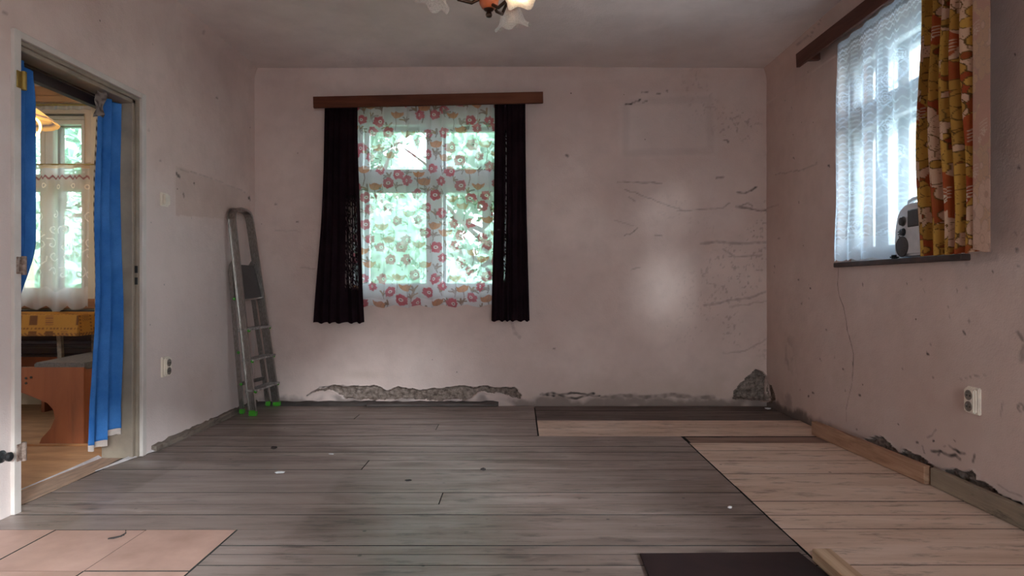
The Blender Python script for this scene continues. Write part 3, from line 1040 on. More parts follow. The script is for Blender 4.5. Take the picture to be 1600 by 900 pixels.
# threshold: strips of lino lying over the sill of the doorway
def ribbon(name, pts_l, pts_r, z0, mat, parent=None, kind=None, curl=None, label=None):
    q = MB()
    n = len(pts_l)
    top, bot = [], []
    for k in range(n):
        zz = z0 if curl is None else z0 + curl[k]
        for lst, dz in ((top, 0), (bot, -0.003)):
            lst.append((q.b.verts.new((*pts_l[k], zz + dz)), q.b.verts.new((*pts_r[k], z0 + dz))))
    for k in range(n - 1):
        q.b.faces.new((top[k][0], top[k][1], top[k + 1][1], top[k + 1][0]))
        q.b.faces.new((bot[k][0], bot[k + 1][0], bot[k + 1][1], bot[k][1]))
        for e in (0, 1):
            q.b.faces.new((top[k][e], top[k + 1][e], bot[k + 1][e], bot[k][e]))
    for k in (0, n - 1):
        q.b.faces.new((top[k][0], top[k][1], bot[k][1], bot[k][0]))
    return q.build(name, mat, parent, kind=kind, label=label)


TH = MB().box(XK - 0.01, XL - 0.047, D[0] + 0.002, D[1] - 0.002, -0.024, -0.002).build('trim_1', M['subfloor_gap_shade'], kind='structure')
yy = [2.735, 2.95, 3.15, 3.35, 3.48, 3.55]
ribbon('threshold_strip', [(-2.315, y) for y in yy], [(-2.172 - 0.03 * sstep(3.2, 3.55, y), y) for y in yy], 0.004, M['threshold'], TH)
ribbon('lino_edge', [(-2.330, y) for y in yy], [(-2.324 + 0.012 * sstep(3.2, 3.55, y), y) for y in yy], 0.007, M['lino_pale'], TH, curl=[0.001, 0.001, 0.002, 0.004, 0.008, 0.012], label='pale curled edge of the kitchen lino')
yy = [3.30, 3.42, 3.55, 3.66, 3.72]
ribbon('lino_scrap', [(-2.185 + 0.01 * k, y) for k, y in enumerate(yy)], [(-2.18 + 0.022 * k, y) for k, y in enumerate(yy)], 0.005, M['lino_pale'], TH, curl=[0, .002, .006, .012, .016], label='pale lilac scrap of lino at the foot of the jamb')


# base strips and loose lumber
def rough_strip(name, x0, x1, y0, y1, z1, mat, seed, n=40, **kw):
    """an uneven old timber running along the longer side"""
    q = MB()
    along_y = (y1 - y0) > (x1 - x0)
    r = random.Random(seed)
    rings = []
    for k in range(n + 1):
        f = k / n
        h = z1 * (0.75 + 0.35 * r.random())
        e = 0.006 * (r.random() - 0.5)
        if along_y:
            yk = y0 + f * (y1 - y0)
            pts = [(x0, yk, -0.02), (x1 + e, yk, -0.02), (x1 + e, yk, h * 0.8), (x1 + e - 0.008, yk, h), (x0, yk, h)]
        else:
            xk = x0 + f * (x1 - x0)
            pts = [(xk, y1, -0.02), (xk, y0 + e, -0.02), (xk, y0 + e, h * 0.8), (xk, y0 + e + 0.008, h), (xk, y1, h)]
        rings.append([q.b.verts.new(p) for p in pts])
    for k in range(n):
        for j in range(5):
            q.b.faces.new((rings[k][j], rings[k][(j + 1) % 5], rings[k + 1][(j + 1) % 5], rings[k + 1][j]))
    q.b.faces.new(rings[0])
    q.b.faces.new(rings[-1][::-1])
    return q.build(name, mat, **kw)


rough_strip('baseboard_left', XL - 0.01, XL + 0.032, 3.70, 5.13, 0.040, M['rotten'], 3, kind='structure')
rough_strip('baseboard_back', XL + 0.03, -0.16, YB - 0.045, YB + 0.01, 0.030, M['lath'], 4, kind='structure')


def bar_between(p0, p1, w, h, mat, name, bev=0.003, label=None, cat=None, z0=0.0, roll=0.0):
    p0, p1 = Vector((*p0, 0)), Vector((*p1, 0))
    L = (p1 - p0).length
    ang = math.atan2((p1 - p0).y, (p1 - p0).x)
    q = MB(Matrix.Translation((p0.x, p0.y, z0)) @ Matrix.Rotation(ang, 4, 'Z') @ Matrix.Rotation(roll, 4, 'X'))
    q.box(0, L, -w / 2, w / 2, 0, h, bev)
    o = q.build(name, mat)
    return set_props(o, label, cat)


bar_between((-1.20, 5.060), (-0.16, 5.075), 0.030, 0.022, M['lath'], 'wooden_lath', 0.004, 'thin dark lath lying loose on the floor along the back wall', 'lath', 0.002)
bar_between((1.898, 4.11), (1.972, 3.085), 0.034, 0.088, M['skirting'], 'skirting_plank', 0.003, 'brown timber plank on edge leaning off the right wall, farther of the two', 'plank', 0.002)
bar_between((1.990, 3.070), (1.998, 2.05), 0.030, 0.086, M['skirting_grey'], 'skirting_plank', 0.003, 'greyish weathered timber plank on edge below the double socket of the right wall', 'plank', 0.002)
bar_between((1.058, 2.235), (1.066, 1.20), 0.066, 0.042, M['batten'], 'timber_batten', 0.003, 'short pale sawn timber batten lying flat beside the dark brown sheet', 'batten', 0.002)
q = MB()
q.prism([(0.432, 2.280, 0.002), (1.005, 2.292, 0.002), (1.020, 2.13, 0.002), (1.022, 1.45, 0.002), (0.415, 1.45, 0.002)], (0, 0, 0.006), 0.001)
set_props(q.build('hardboard_sheet', M['sheet']), 'very dark brown flat sheet lying on the floor at the front edge', 'sheet')


# ------------------------------------------------------------------ windows
def window(n, hole, T, zt, mull, mat, glass, sill_mat, handle=True, d_in=0.10, d_out=0.26, sill_front=None, mat_out=None, single=False, e=0.045, wds=(0.040, 0.055)):
    a, b_, c, d = hole
    mat_out = mat_out or mat
    mulls = mull if isinstance(mull, tuple) else (mull,)
    mull = mulls[0]
    bays = list(zip([a + e] + [m_ + 0.025 for m_ in mulls], [m_ - 0.025 for m_ in mulls] + [b_ - e]))
    q = MB(T)
    for dd in ((d_in,) if single else (d_in, d_out)):
        q.box(a, a + e, dd, dd + 0.06, c, d, 0.004).box(b_ - e, b_, dd, dd + 0.06, c, d, 0.004)
        q.box(a + 0.002, b_ - 0.002, dd + 0.001, dd + 0.059, d - e, d, 0.004).box(a + 0.002, b_ - 0.002, dd + 0.001, dd + 0.059, c, c + 0.05, 0.004)
        q.box(a + 0.002, b_ - 0.002, dd + 0.002, dd + 0.058, zt - 0.035, zt + 0.035, 0.004)
        for ml in mulls:
            q.box(ml - 0.025, ml + 0.025, dd, dd + 0.06, c, d, 0.004)
    root = q.build('window_%d' % n, mat, kind='structure')
    root['label'] = 'double casement window frame'  # the added unseen fill windows share this label
    for dd, m_, wd in ((d_in, mat, wds[0]), (d_out, mat_out, wds[1]))[:1 if single else 2]:
        for u0, u1 in bays:
            for z0, z1 in ((c + 0.05, zt - 0.035), (zt + 0.035, d - 0.045)):
                q = MB(T)
                y0, y1 = dd - 0.012, dd + 0.045
                w_ = wd
                q.box(u0 - 0.008, u0 + w_, y0, y1, z0 - 0.008, z1 + 0.008, 0.003).box(u1 - w_, u1 + 0.008, y0, y1, z0 - 0.008, z1 + 0.008, 0.003)
                q.box(u0 + w_, u1 - w_, y0, y1, z0 - 0.008, z0 + w_, 0.003).box(u0 + w_, u1 - w_, y0, y1, z1 - w_, z1 + 0.008, 0.003)
                sash = q.build('sash', m_, root)
                g = MB(T).box(u0 + w_ - 0.006, u1 - w_ + 0.006, dd + 0.014, dd + 0.018, z0 + w_ - 0.006, z1 - w_ + 0.006)
                g.build('pane', glass, sash)
    if handle:
        h = MB(T)
        zz = (c + zt) / 2 + 0.12
        h.box(mull - 0.012, mull + 0.012, d_in - 0.025, d_in - 0.012, zz - 0.03, zz + 0.03, 0.003)
        h.tube([(mull, d_in - 0.02, zz), (mull, d_in - 0.05, zz), (mull + 0.03, d_in - 0.055, zz + 0.01), (mull + 0.11, d_in - 0.055, zz + 0.045)], 0.008, 8)
        h.build('window_handle', M['brass_dark'], root, True)
    if sill_front is not None:
        MB(T).box(a - 0.02, b_ + 0.02, sill_front, d_in + 0.01, c - 0.026, c + 0.003, 0.004).build('window_sill', sill_mat, root)
    return root


window(1, W1, T_BACK, 1.835, -0.69, M['white_paint'], M['glass'], M['white_paint'], True, 0.10, 0.26, None)
window(2, (2.86, 4.11, 1.10, 2.42), T_RIGHT, 1.99, 3.72, M['white_paint'], M['glass'], M['brown_paint'], False, 0.10, 0.21, None)
MB(T_RIGHT).box(2.88, 4.05, -0.030, 0.11, 1.074, 1.103, 0.004).build('window_sill', M['brown_paint'], bpy.data.objects['window_2'])
window(4, W4_FILL, T_RIGHT4, 1.75, -1.12, M['white_paint'], M['glass'], M['white_paint'], False, 0.12, 0.26, -0.02, None, True)  # added unseen window, a source of fill daylight
window(3, WK, T_BACK, 1.80, -3.83, M['cream_paint'], M['glass'], M['oak_sill'], False, 0.05, 0.13, None, M['brown_frame'], False, 0.03, (0.028, 0.030))
T_FRONT = Matrix(((-1, 0, 0, 0), (0, -1, 0, YF), (0, 0, 1, 0), (0, 0, 0, 1)))
window(5, (-1.75, 0.20, 0.08, 1.98), T_FRONT, 1.55, -0.78, M['white_paint'], M['glass'], M['white_paint'], False, 0.10, 0.17, None, None, True)  # added glazing behind the camera, there for fill light
T_KL = Matrix(((0, -1, 0, -5.05), (1, 0, 0, 0), (0, 0, 1, 0), (0, 0, 0, 1)))
window(6, (2.1, 3.7, 0.95, 2.25), T_KL, 1.85, 2.9, M['white_paint'], M['glass'], M['white_paint'], False, 0.05, 0.10, None, None, True)  # added unseen kitchen window, there for fill light
# the dark catch that shows through the lace
q = MB()
q.tube([(2.12, 3.72, 1.86), (2.095, 3.72, 1.86), (2.085, 3.70, 1.865), (2.085, 3.60, 1.90)], 0.010, 8)
q.box(2.105, 2.125, 3.705, 3.735, 1.82, 1.90, 0.003)
q.build('window_catch', M['brass_dark'], bpy.data.objects['window_2'], True, label='dark metal casement catch')

# ------------------------------------------------------------------ doorway frame
q = MB()
xo, xi = XL + 0.014, XL - 0.030
yi0, yi1, zi = 2.735, 3.552, 1.972
q.box(xi, xo, yi0 - 0.055, yi0 - 0.018, 0, 2.040, 0.001).box(xi, xo, yi1 + 0.042, yi1 + 0.080, 0, 2.040, 0.003)
q.box(xi, xo - 0.001, yi0 - 0.019, yi1 + 0.043, 2.010, 2.040, 0.002)
DOOR = q.build('door_1', M['frame_cream'], kind='structure')
DOOR['label'] = 'steel door frame without its leaf'
q = MB()
q.box(XK - 0.005, XL - 0.018, yi0 - 0.03, yi0 - 0.002, 0, zi + 0.03).box(XK - 0.005, XL - 0.018, yi1, yi1 + 0.045, 0, zi + 0.03, 0.003)
q.box(XK - 0.005, XL - 0.018, yi0 - 0.03, yi1 + 0.045, zi, 2.015, 0.003)
q.box(XL - 0.018, XL - 0.004, yi1 + 0.024, yi1 + 0.045, 0, zi + 0.03, 0.002).box(XL - 0.018, XL - 0.004, yi0, yi1 + 0.045, zi + 0.02, 2.015, 0.002)
q.build('jamb_lining', M['frame_steel'], DOOR, label='brownish grey enamelled inner jamb')
for zz in (1.832, 1.046, 0.255):
    h = MB()
    h.lathe([(0.009, -0.04), (0.011, -0.038), (0.011, 0.038), (0.009, 0.04)], (XL + 0.018, yi0 - 0.010, zz), n=12)
    h.box(XL + 0.012, XL + 0.018, yi0 - 0.045, yi0 - 0.010, zz - 0.036, zz + 0.036, 0.002)
    h.build('hinge', M['hinge'] if zz < 1.5 else M['brass'], DOOR, True)
for zz in (1.05, 0.985):
    MB().box(XL - 0.0185, XL - 0.003, yi1 + 0.020, yi1 + 0.0245, zz - 0.02, zz + 0.02).build('strike_hole', M['socket_hole'], DOOR, label='dark latch hole in the far jamb')
k = thing('door_stop', 'small round black knob low on the wall left of the doorway', 'knob', (XL, 2.632, 0.257))
MB().lathe([(0.020, 0.0), (0.022, 0.006), (0.012, 0.012), (0.012, 0.022), (0.018, 0.028), (0.019, 0.038), (0.012, 0.044)], (XL - 0.004, 2.632, 0.257), (1, 0, 0), 18).build('knob', M['black_plastic'], k, True)
MB().lathe([(0.026, 0.0), (0.026, 0.004), (0.022, 0.006)], (XL - 0.004, 2.632, 0.257), (1, 0, 0), 18).build('back_plate', M['black_plastic'], k, True)

# ------------------------------------------------------------------ sockets and switch
def socket(name, T, label):
    """double wall socket, one well above the other; local x right, y out of the wall (towards room), z up"""
    root = thing(name, label, 'socket', T.translation)
    q = MB(T).box(-0.040, 0.040, -0.012, 0.010, -0.060, 0.060, 0.004, 2)
    q.build('mounting_box', M['ivory'], root, True)
    q = MB(T).box(-0.034, 0.034, 0.010, 0.028, -0.054, 0.054, 0.006, 2)
    q.build('cover', M['ivory'], root, True)
    for dz in (0.025, -0.025):
        w = MB(T)
        w.lathe([(0.0225, 0.027), (0.0225, 0.030), (0.019, 0.030), (0.018, 0.0282)], (0, 0, dz), (0, 1, 0), 24)
        ring = w.build('socket_well', M['socket_dark'], root, True)
        hh = MB(T)
        for dx in (-0.0095, 0.0095):
            hh.lathe([(0.0032, 0.0278), (0.0032, 0.0306)], (dx, 0, dz - 0.002), (0, 1, 0), 8)
        hh.build('contact_hole', M['socket_hole'], ring)
        MB(T).lathe([(0.0026, 0.028), (0.0026, 0.040), (0.0015, 0.042)], (0, 0, dz + 0.009), (0, 1, 0), 8).build('earth_pin', M['alu'], ring, True)
    return root


y_, z_ = Lw(257, 573)
T_L = Matrix.Translation((XL, y_, z_)) @ Matrix(((0, 1, 0, 0), (-1, 0, 0, 0), (0, 0, 1, 0), (0, 0, 0, 1)))
socket('wall_socket', T_L, 'ivory double socket on the left wall between doorway and ladder')
y_, z_ = Rw(1523, 626)
T_R = Matrix.Translation((xr(y_), y_, z_)) @ Matrix(((0, -1, 0, 0), (1, 0, 0, 0), (0, 0, 1, 0), (0, 0, 0, 1)))
socket('wall_socket', T_R, 'ivory double socket on the right wall above the grey plank')
y_, z_ = Lw(256, 312)
T_L = Matrix.Translation((XL, y_, z_)) @ Matrix(((0, 1, 0, 0), (-1, 0, 0, 0), (0, 0, 1, 0), (0, 0, 0, 1)))
sw = thing('light_switch', 'square ivory light switch on the left wall beside the doorway', 'switch', T_L.translation)
MB(T_L).box(-0.040, 0.040, -0.012, 0.010, -0.040, 0.040, 0.004, 2).build('mounting_box', M['ivory'], sw, True)
MB(T_L).box(-0.030, 0.030, 0.010, 0.024, -0.030, 0.030, 0.004, 2).build('rocker', M['ivory'], sw, True)

# ------------------------------------------------------------------ back window: pelmet and curtains
YPEL = 5.045
pel = thing('curtain_pelmet', 'reddish brown veneered pelmet board above the back window', 'pelmet', (-0.71, YPEL, 2.42))
Tp = Matrix.Translation((-0.71, 0, 2.420)) @ Matrix.Rotation(-math.radians(-1.25), 4, 'Y').inverted()
MB(Tp).box(-0.905, 0.905, YPEL - 0.012, YPEL + 0.012, -0.044, 0.044, 0.002).build('front_board', M['pelmet'], pel)
MB(Tp).box(-0.905, 0.905, YPEL + 0.012, YB - 0.006, 0.026, 0.040).build('top_board', M['pelmet'], pel)
MB(Tp).tube([(-0.87, 5.085, -0.010), (0.87, 5.085, -0.010)], 0.006, 8).build('curtain_rail', M['white_paint'], pel)


def drape(name, mat, xt, xb, zt, zb, y0, folds, amp, seed, alpha_fn=None, parent=None, step=0.008, hem=None, axis_='X', thick=True):
    """a hanging curtain: xt/xb = edges at top and bottom along the rail axis"""
    nv = int((zt - zb) / 0.012) + 2
    nu = int(max(abs(xt[1] - xt[0]), abs(xb[1] - xb[0])) * 1.4 / step) + 2
    u, v = np.linspace(0, 1, nu), np.linspace(0, 1, nv)
    U, V = np.meshgrid(u, v)
    bulge = V ** 1.6
    x0 = xt[0] + (xb[0] - xt[0]) * bulge
    x1 = xt[1] + (xb[1] - xt[1]) * bulge
    ph = 2 * PI * folds * (U + 0.03 * np.sin(2 * PI * U * 1.7 + seed) + 0.012 * np.sin(5 * V + seed * 2))
    a = amp * (0.55 + 0.6 * V)
    X = x0 + (x1 - x0) * (U + 0.25 / folds / 2 / PI * np.sin(2 * ph))
    Y = y0 + a * np.sin(ph) + 0.006 * np.sin(3 * V * PI + seed) + (fbm(U, V, 5, seed, 3) - 0.5) * amp * 0.5
    ZZ_ = zt + (zb - zt) * V + 0.006 * np.sin(ph + 1) * V
    if hem is not None:
        ZZ_ = ZZ_ + hem(U) * V ** 6
    P = np.stack([X, Y, ZZ_], -1) if axis_ == 'X' else np.stack([Y, X, ZZ_], -1)
    al = np.ones(U.shape) if alpha_fn is None else alpha_fn(U, V)
    o = grid(name, P, mat, parent, attrs={'alpha': al}, cols={'col': np.full(U.shape + (3,), 0.5)})
    if thick:
        md = o.modifiers.new('cloth_thickness', 'SOLIDIFY')
        md.thickness = 0.0016
    return o, P


def openwork(U, V):
    band = sstep(0.60, 0.63, U) * (1 - sstep(0.93, 0.96, U)) * sstep(0.40, 0.45, V) * (1 - sstep(0.83, 0.86, V))
    holes = (np.random.default_rng(3).random(U.shape) > 0.45) * (np.sin(U * 190) > -0.2)
    return 1 - 0.75 * band * holes


dl = thing('dark_curtain', 'dark aubergine curtain at the left side of the back window, with a see-through openwork strip', 'curtain', (-1.42, 5.07, 2.39))
drape('drape', M['black_fabric'], (-1.535, -1.278), (-1.622, -1.225), 2.392, 0.662, 5.068, 5, 0.016, 3, openwork, dl)


def slit(U, V):
    line = np.exp(-((U - 0.36 - 0.02 * np.sin(V * 5)) / 0.018) ** 2) * sstep(0.12, 0.16, V) * (1 - sstep(0.80, 0.83, V))
    return 1 - 0.9 * line * (np.random.default_rng(4).random(U.shape) > 0.35)


dr = thing('dark_curtain', 'dark aubergine curtain at the right side of the back window, with a thin bright slit', 'curtain', (-0.07, 5.07, 2.39))
drape('drape', M['black_fabric'], (-0.190, 0.055), (-0.213, 0.086), 2.402, 0.678, 5.062, 6, 0.014, 8, slit, dr)

# poppy print sheer
x0, x1, zt, zb = -1.315, -0.175, 2.415, 0.795
u = np.linspace(0, x1 - x0, 300)
v = np.linspace(0, zt - zb, 430)
cv = Canvas(u, v, lin(240, 238, 240), 0.50)
RED, RED2, ORG, BRN = lin(196, 42, 70), lin(150, 18, 44), lin(204, 126, 66), lin(112, 76, 50)
rp = random.Random(11)


def poppy(cu, cvv, r):
    s_ = cv.win(cu, cvv, r * 1.25)
    if cv.U[s_].size == 0: return
    du, dv = cv.U[s_] - cu, cv.V[s_] - cvv
    ang, rad = np.arctan2(dv, du), np.hypot(du, dv)
    edge = r * (0.90 + 0.07 * np.cos(6 * ang + rp.random() * 6) + 0.05 * np.cos(11 * ang))
    cv.paint(s_, 1 - sstep(edge - 0.003, edge + 0.002, rad), RED, 0.76)
    cv.paint(s_, (1 - sstep(edge - 0.003, edge + 0.002, rad)) * (np.cos(13 * ang) > 0.72) * (rad > r * 0.35) * 0.6, RED2, 0.75)
    cv.paint(s_, (1 - sstep(r * 0.24, r * 0.30, rad)), lin(246, 226, 222), 0.7)
    cv.paint(s_, (1 - sstep(r * 0.12, r * 0.17, rad)), RED2, 0.8)


def cup(cu, cvv, r):
    s_ = cv.win(cu, cvv, r * 1.4)
    if cv.U[s_].size == 0: return
    du, dv = (cv.U[s_] - cu) / r, (cv.V[s_] - cvv) / r
    m_ = (np.hypot(du, (dv + 0.35) / 0.95) < 1.0) & (dv > -0.42 - 0.12 * np.cos(du * 5.5))
    cv.paint(s_, m_ * 1.0, ORG, 0.74)
    cv.paint(s_, (m_ & (np.abs(np.sin(du * 5 + dv * 1.5)) < 0.16)) * 0.5, BRN, 0.7)
    cv.paint(s_, (m_ & (dv < -0.22)) * 0.5, lin(176, 104, 60), 0.75)
    cv.stroke([(cu, cvv + r * 0.6), (cu + 0.004, cvv + r * 1.4), (cu - 0.006, cvv + r * 2.5)], 0.0028, BRN, 0.7)


def sprig(cu, cvv, L):
    sk_ = rp.uniform(-0.7, 0.7)
    for a in (-0.75 + sk_, -0.25 + sk_, 0.3 + sk_, 0.8 + sk_)[:rp.choice([3, 4])]:
        pts = [(cu, cvv), (cu + math.sin(a) * L * 0.5, cvv - L * 0.5 * math.cos(a)), (cu + math.sin(a * 1.35) * L, cvv - L * math.cos(a * 1.35) * 0.92)]
        cv.stroke(pts, 0.0056, rp.choice([lin(140, 104, 72), lin(168, 130, 88), lin(120, 92, 62)]), 0.58)
    cv.stroke([(cu, cvv), (cu + sk_ * 0.02, cvv + L * 0.6)], 0.0026, BRN, 0.55)


row = 0
vv_ = 0.02
while vv_ < zt - zb + 0.05:
    uu_ = 0.01 + 0.071 * (row % 2)
    k = 0
    while uu_ < x1 - x0 + 0.05:
        a_, b2 = uu_ + rp.uniform(-.022, .022), vv_ + rp.uniform(-.034, .034)
        kind_ = (k + row * 2) % 3
        (poppy if kind_ != 1 else cup)(a_, b2, rp.uniform(0.041, 0.050) if kind_ != 1 else rp.uniform(0.046, 0.054))
        sprig(a_ + 0.078 + rp.uniform(-.02, .02), b2 + 0.03 + rp.uniform(-.05, .05), rp.uniform(0.035, 0.055))
        uu_ += 0.142
        k += 1
    vv_ += 0.104
    row += 1
hemband = sstep(1.555, 1.56, cv.V)
cv.a = np.maximum(cv.a, 0.62 * hemband)
cv.a = np.maximum(cv.a, 0.7 * (1 - sstep(0.018, 0.022, cv.V)))
U, V = cv.U, cv.V
ph = 2 * PI * (U / 0.19 + 0.05 * np.sin(V * 3))
Yv = 5.100 + 0.010 * np.sin(ph) * (0.6 + 0.5 * V) + 0.004 * np.sin(ph * 2.3 + 1)
Zv = zt - V - 0.012 * sstep(1.2, 1.62, V) * (np.sin(U * 2 * PI / 0.19) + 0.6) + 0.01 * (U / 1.14) * sstep(1.2, 1.6, V)
P = np.stack([x0 + U + 0.008 * np.sin(2 * ph), Yv, Zv], -1)
o = grid('net_curtain', P, M['poppy'], attrs={'alpha': cv.a}, cols={'col': cv.c})
set_props(o, 'sheer white net curtain with red poppies and orange cups across the back window', 'curtain')

# ------------------------------------------------------------------ right window: pelmet, lace, drape
pel = thing('curtain_pelmet', 'dark brown pelmet board running to the ceiling above the right window', 'pelmet', (1.90, 3.3, 2.45))
Tp = Matrix.Translation((1.905, 3.30, 2.470)) @ Matrix.Rotation(math.radians(1.15), 4, 'X') @ Matrix.Rotation(math.radians(-3), 4, 'Y')
MB(Tp).box(-0.012, 0.012, -0.98, 1.065, -0.046, 0.046, 0.002).build('front_board', M['pelmet_dark'], pel)
MB(Tp).box(0.012, 0.105, -0.98, 1.065, 0.030, 0.044).build('top_board', M['pelmet_dark'], pel)
MB(Tp).box(0.012, 0.09, 0.93, 0.96, -0.040, 0.030).build('bracket', M['pelmet_dark'], pel)
MB(Tp).tube([(0.045, -0.9, -0.012), (0.045, 0.93, -0.012)], 0.007, 8).build('curtain_rail', M['white_paint'], pel)

y_far, y_near, zt, zb = 3.935, 2.86, 2.455, 1.108
u = np.linspace(0, y_far - y_near, 250)
v = np.linspace(0, zt - zb, 400)
U, V = np.meshgrid(u, v)
al = np.full(U.shape, 0.34)
wave = np.sin((V + 0.010 * np.sin(U * 2 * PI / 0.05)) * 2 * PI / 0.052)
bands = 0.5 + 0.5 * np.sign(np.sin(U * 2 * PI / 0.27 + 0.6))
al += 0.30 * (wave > 0.80) * (0.35 + 0.65 * bands)
for k in range(9):                                    # ladder columns
    uc = 0.07 + 0.135 * k
    al += 0.18 * (np.abs(U - uc) < 0.028) * (np.sin(V * 2 * PI / 0.026) > 0.2) * (np.sin(uc * 40) > -0.5)
rl = random.Random(21)
for k in range(34):                                   # rose motifs
    uc, vc, r = rl.uniform(0.05, 1.02), rl.uniform(0.28, 1.22), rl.uniform(0.035, 0.055)
    rad, ang = np.hypot((U - uc) / 0.8, V - vc), np.arctan2(V - vc, (U - uc))
    ring = np.abs(np.sin((rad + 0.004 * np.cos(5 * ang)) * 2 * PI / 0.032))
    al += 0.30 * (rad < r) * (ring > 0.72)
    tail = np.abs((U - uc) - 0.045 * np.sin((V - vc) * 26)) < 0.008
    al += 0.25 * tail * (V > vc) * (V < vc + 0.16)
top = (1 - sstep(0.10, 0.115, V))
al = np.maximum(al, 0.80 * (1 - sstep(0.030, 0.034, V)))
al += 0.30 * top * (np.sin(V * 2 * PI / 0.028 + np.sin(U * 2 * PI / 0.028) * 0.9) > 0.45)
al = np.maximum(al, 0.62 * sstep(1.215, 1.22, V))
al = np.maximum(al, 0.85 * (1 - sstep(0.008, 0.012, U)))
ph = 2 * PI * (U / 0.150 + 0.08 * np.sin(3 * V))
push = sstep(0.36, 0.52, U) * sstep(0.80, 1.12, V)
Xl = 1.962 - 0.020 * (0.35 + 0.65 * sstep(0, 0.4, V)) * np.sin(ph) - 0.018 * sstep(0.9, 1.3, V) + 0.235 * push
Zl = zt - V + 0.020 * (U - 0.9) * (1 - V / 1.35) - 0.010 * np.abs(np.sin(U * 2 * PI / 0.11)) * sstep(1.22, 1.347, V) + 0.008 * sstep(1.2, 1.347, V)
P = np.stack([Xl, y_far - U, Zl], -1)
o = grid('lace_curtain', P, M['lace'], attrs={'alpha': np.clip(al, 0, 0.92)})
set_props(o, 'white lace curtain with wavy lines and roses over the right window', 'curtain')

# retro floral drape
W_, H_ = 0.98, 1.345
u = np.linspace(0, W_, 300)
v = np.linspace(0, H_, 340)
cv = Canvas(u, v, lin(134, 44, 36))
MUS, MUS2, PNK, LINE, CRM, DKR = lin(182, 134, 66), lin(160, 114, 56), lin(194, 154, 134), lin(68, 46, 34), lin(206, 186, 166), lin(116, 30, 30)
rp = random.Random(4)


def bloom(cu, cvv, r, col, n):
    s_ = cv.win(cu, cvv, r * 1.5)
    if cv.U[s_].size == 0: return
    du, dv = cv.U[s_] - cu, cv.V[s_] - cvv
    ang, rad = np.arctan2(dv, du), np.hypot(du, dv)
    a0 = rp.random() * 6
    edge = r * (0.62 + 0.40 * np.abs(np.cos(n * (ang + a0) / 2)))
    cv.paint(s_, (rad < edge + 0.0045) * 1.0, LINE)
    cv.paint(s_, (rad < edge) * 1.0, col)
    seam = (np.abs(np.cos(n * (ang + a0) / 2)) < 0.07) & (rad < edge) & (rad > r * 0.2)
    cv.paint(s_, seam * 0.9, LINE)
    ribs = (np.abs(np.sin(n * 3 * (ang + a0))) < 0.10) & (rad < edge * 0.62) & (rad > r * 0.24)
    cv.paint(s_, ribs * 0.7, LINE)
    cv.paint(s_, (rad < r * 0.24) * 1.0, LINE)
    cv.paint(s_, (rad < r * 0.18) * 1.0, rp.choice([MUS2, DKR, PNK]))


def daisy(cu, cvv, r):
    s_ = cv.win(cu, cvv, r * 1.5)
    if cv.U[s_].size == 0: return
    du, dv = cv.U[s_] - cu, cv.V[s_] - cvv
    ang, rad = np.arctan2(dv, du), np.hypot(du, dv)
    edge = r * (0.75 + 0.25 * np.cos(5 * ang))
    cv.paint(s_, (rad < edge) * 1.0, CRM)
    cv.paint(s_, (rad < r * 0.40) * 1.0, DKR)
    cv.paint(s_, (rad < r * 0.2) * 1.0, CRM)


for k in range(190):
    bloom(rp.uniform(0, W_), rp.uniform(0, H_), rp.uniform(0.05, 0.095), rp.choice([MUS, MUS, MUS2, PNK, MUS2, PNK]), rp.choice([5, 5, 6]))
for k in range(17):                                   # patches of the red ground with sprays
    cu, cw, r = rp.uniform(0, W_), rp.uniform(0, H_), rp.uniform(0.04, 0.075)
    s_ = cv.win(cu, cw, r * 1.4)
    if cv.U[s_].size == 0: continue
    rad = np.hypot(cv.U[s_] - cu, (cv.V[s_] - cw) * 0.8)
    cv.paint(s_, (rad < r * (0.7 + 0.5 * fbm(cv.U[s_], cv.V[s_], 22, 7, 2))) * 1.0, lin(144, 44, 36))
    for j in range(4):
        a = rp.uniform(-0.9, -0.2)
        cv.stroke([(cu - 0.02, cw + 0.014 * j), (cu + 0.01, cw + 0.014 * j - 0.012), (cu + 0.04, cw + 0.014 * j - 0.016)], 0.0018, CRM)
    daisy(cu + 0.01, cw + r * 0.5, 0.018)
    if k % 2: daisy(cu - 0.02, cw + r * 0.9, 0.015)
nf = 6.0
Un = cv.U / W_
Y0t, Y1t, Y0b, Y1b = 2.985, 2.585, 2.985, 2.555
Vn = cv.V / H_
ph = 2 * PI * nf * (Un + 0.022 * np.sin(9 * Un + 1) + 0.01 * np.sin(4 * Vn))
amp = 0.030 + 0.010 * Vn
Yd = (Y0t + (Y0b - Y0t) * Vn) + ((Y1t - Y0t) + ((Y1b - Y0b) - (Y1t - Y0t)) * Vn) * (Un + 0.022 * np.sin(2 * ph))
Xd = 1.885 + amp * np.sin(ph) + 0.012 * np.sin(2.2 * PI * Vn + 3 * Un) + 0.010 * np.sin(ph * 1.9 + 2)
flat = sstep(0.80, 0.86, Un)
Xd = Xd * (1 - flat) + (1.862 + 0.10 * (Un - 0.86)) * flat
Yd = Yd * (1 - flat) + (2.618 - 0.075 * (Un - 0.86) / 0.14) * flat
Zd = 2.445 - cv.V + 0.006 * np.sin(ph) * Vn
P = np.stack([Xd, Yd, Zd], -1)
drp = thing('floral_curtain', 'mustard and brick red curtain with big retro flowers beside the right window', 'curtain', (1.885, 2.8, 2.44))
cut = 0.85
nu = len(u)
kmask = np.zeros((len(v) - 1, nu - 1), bool)
kmask[:, :int(nu * cut)] = True
dcl = grid('drape', P, M['retro'], drp, keep=kmask, cols={'col': cv.c})
dcl.modifiers.new('cloth_thickness', 'SOLIDIFY').thickness = 0.002
fade = cv.c * 0.35 + np.array(lin(206, 172, 154)) * 0.65
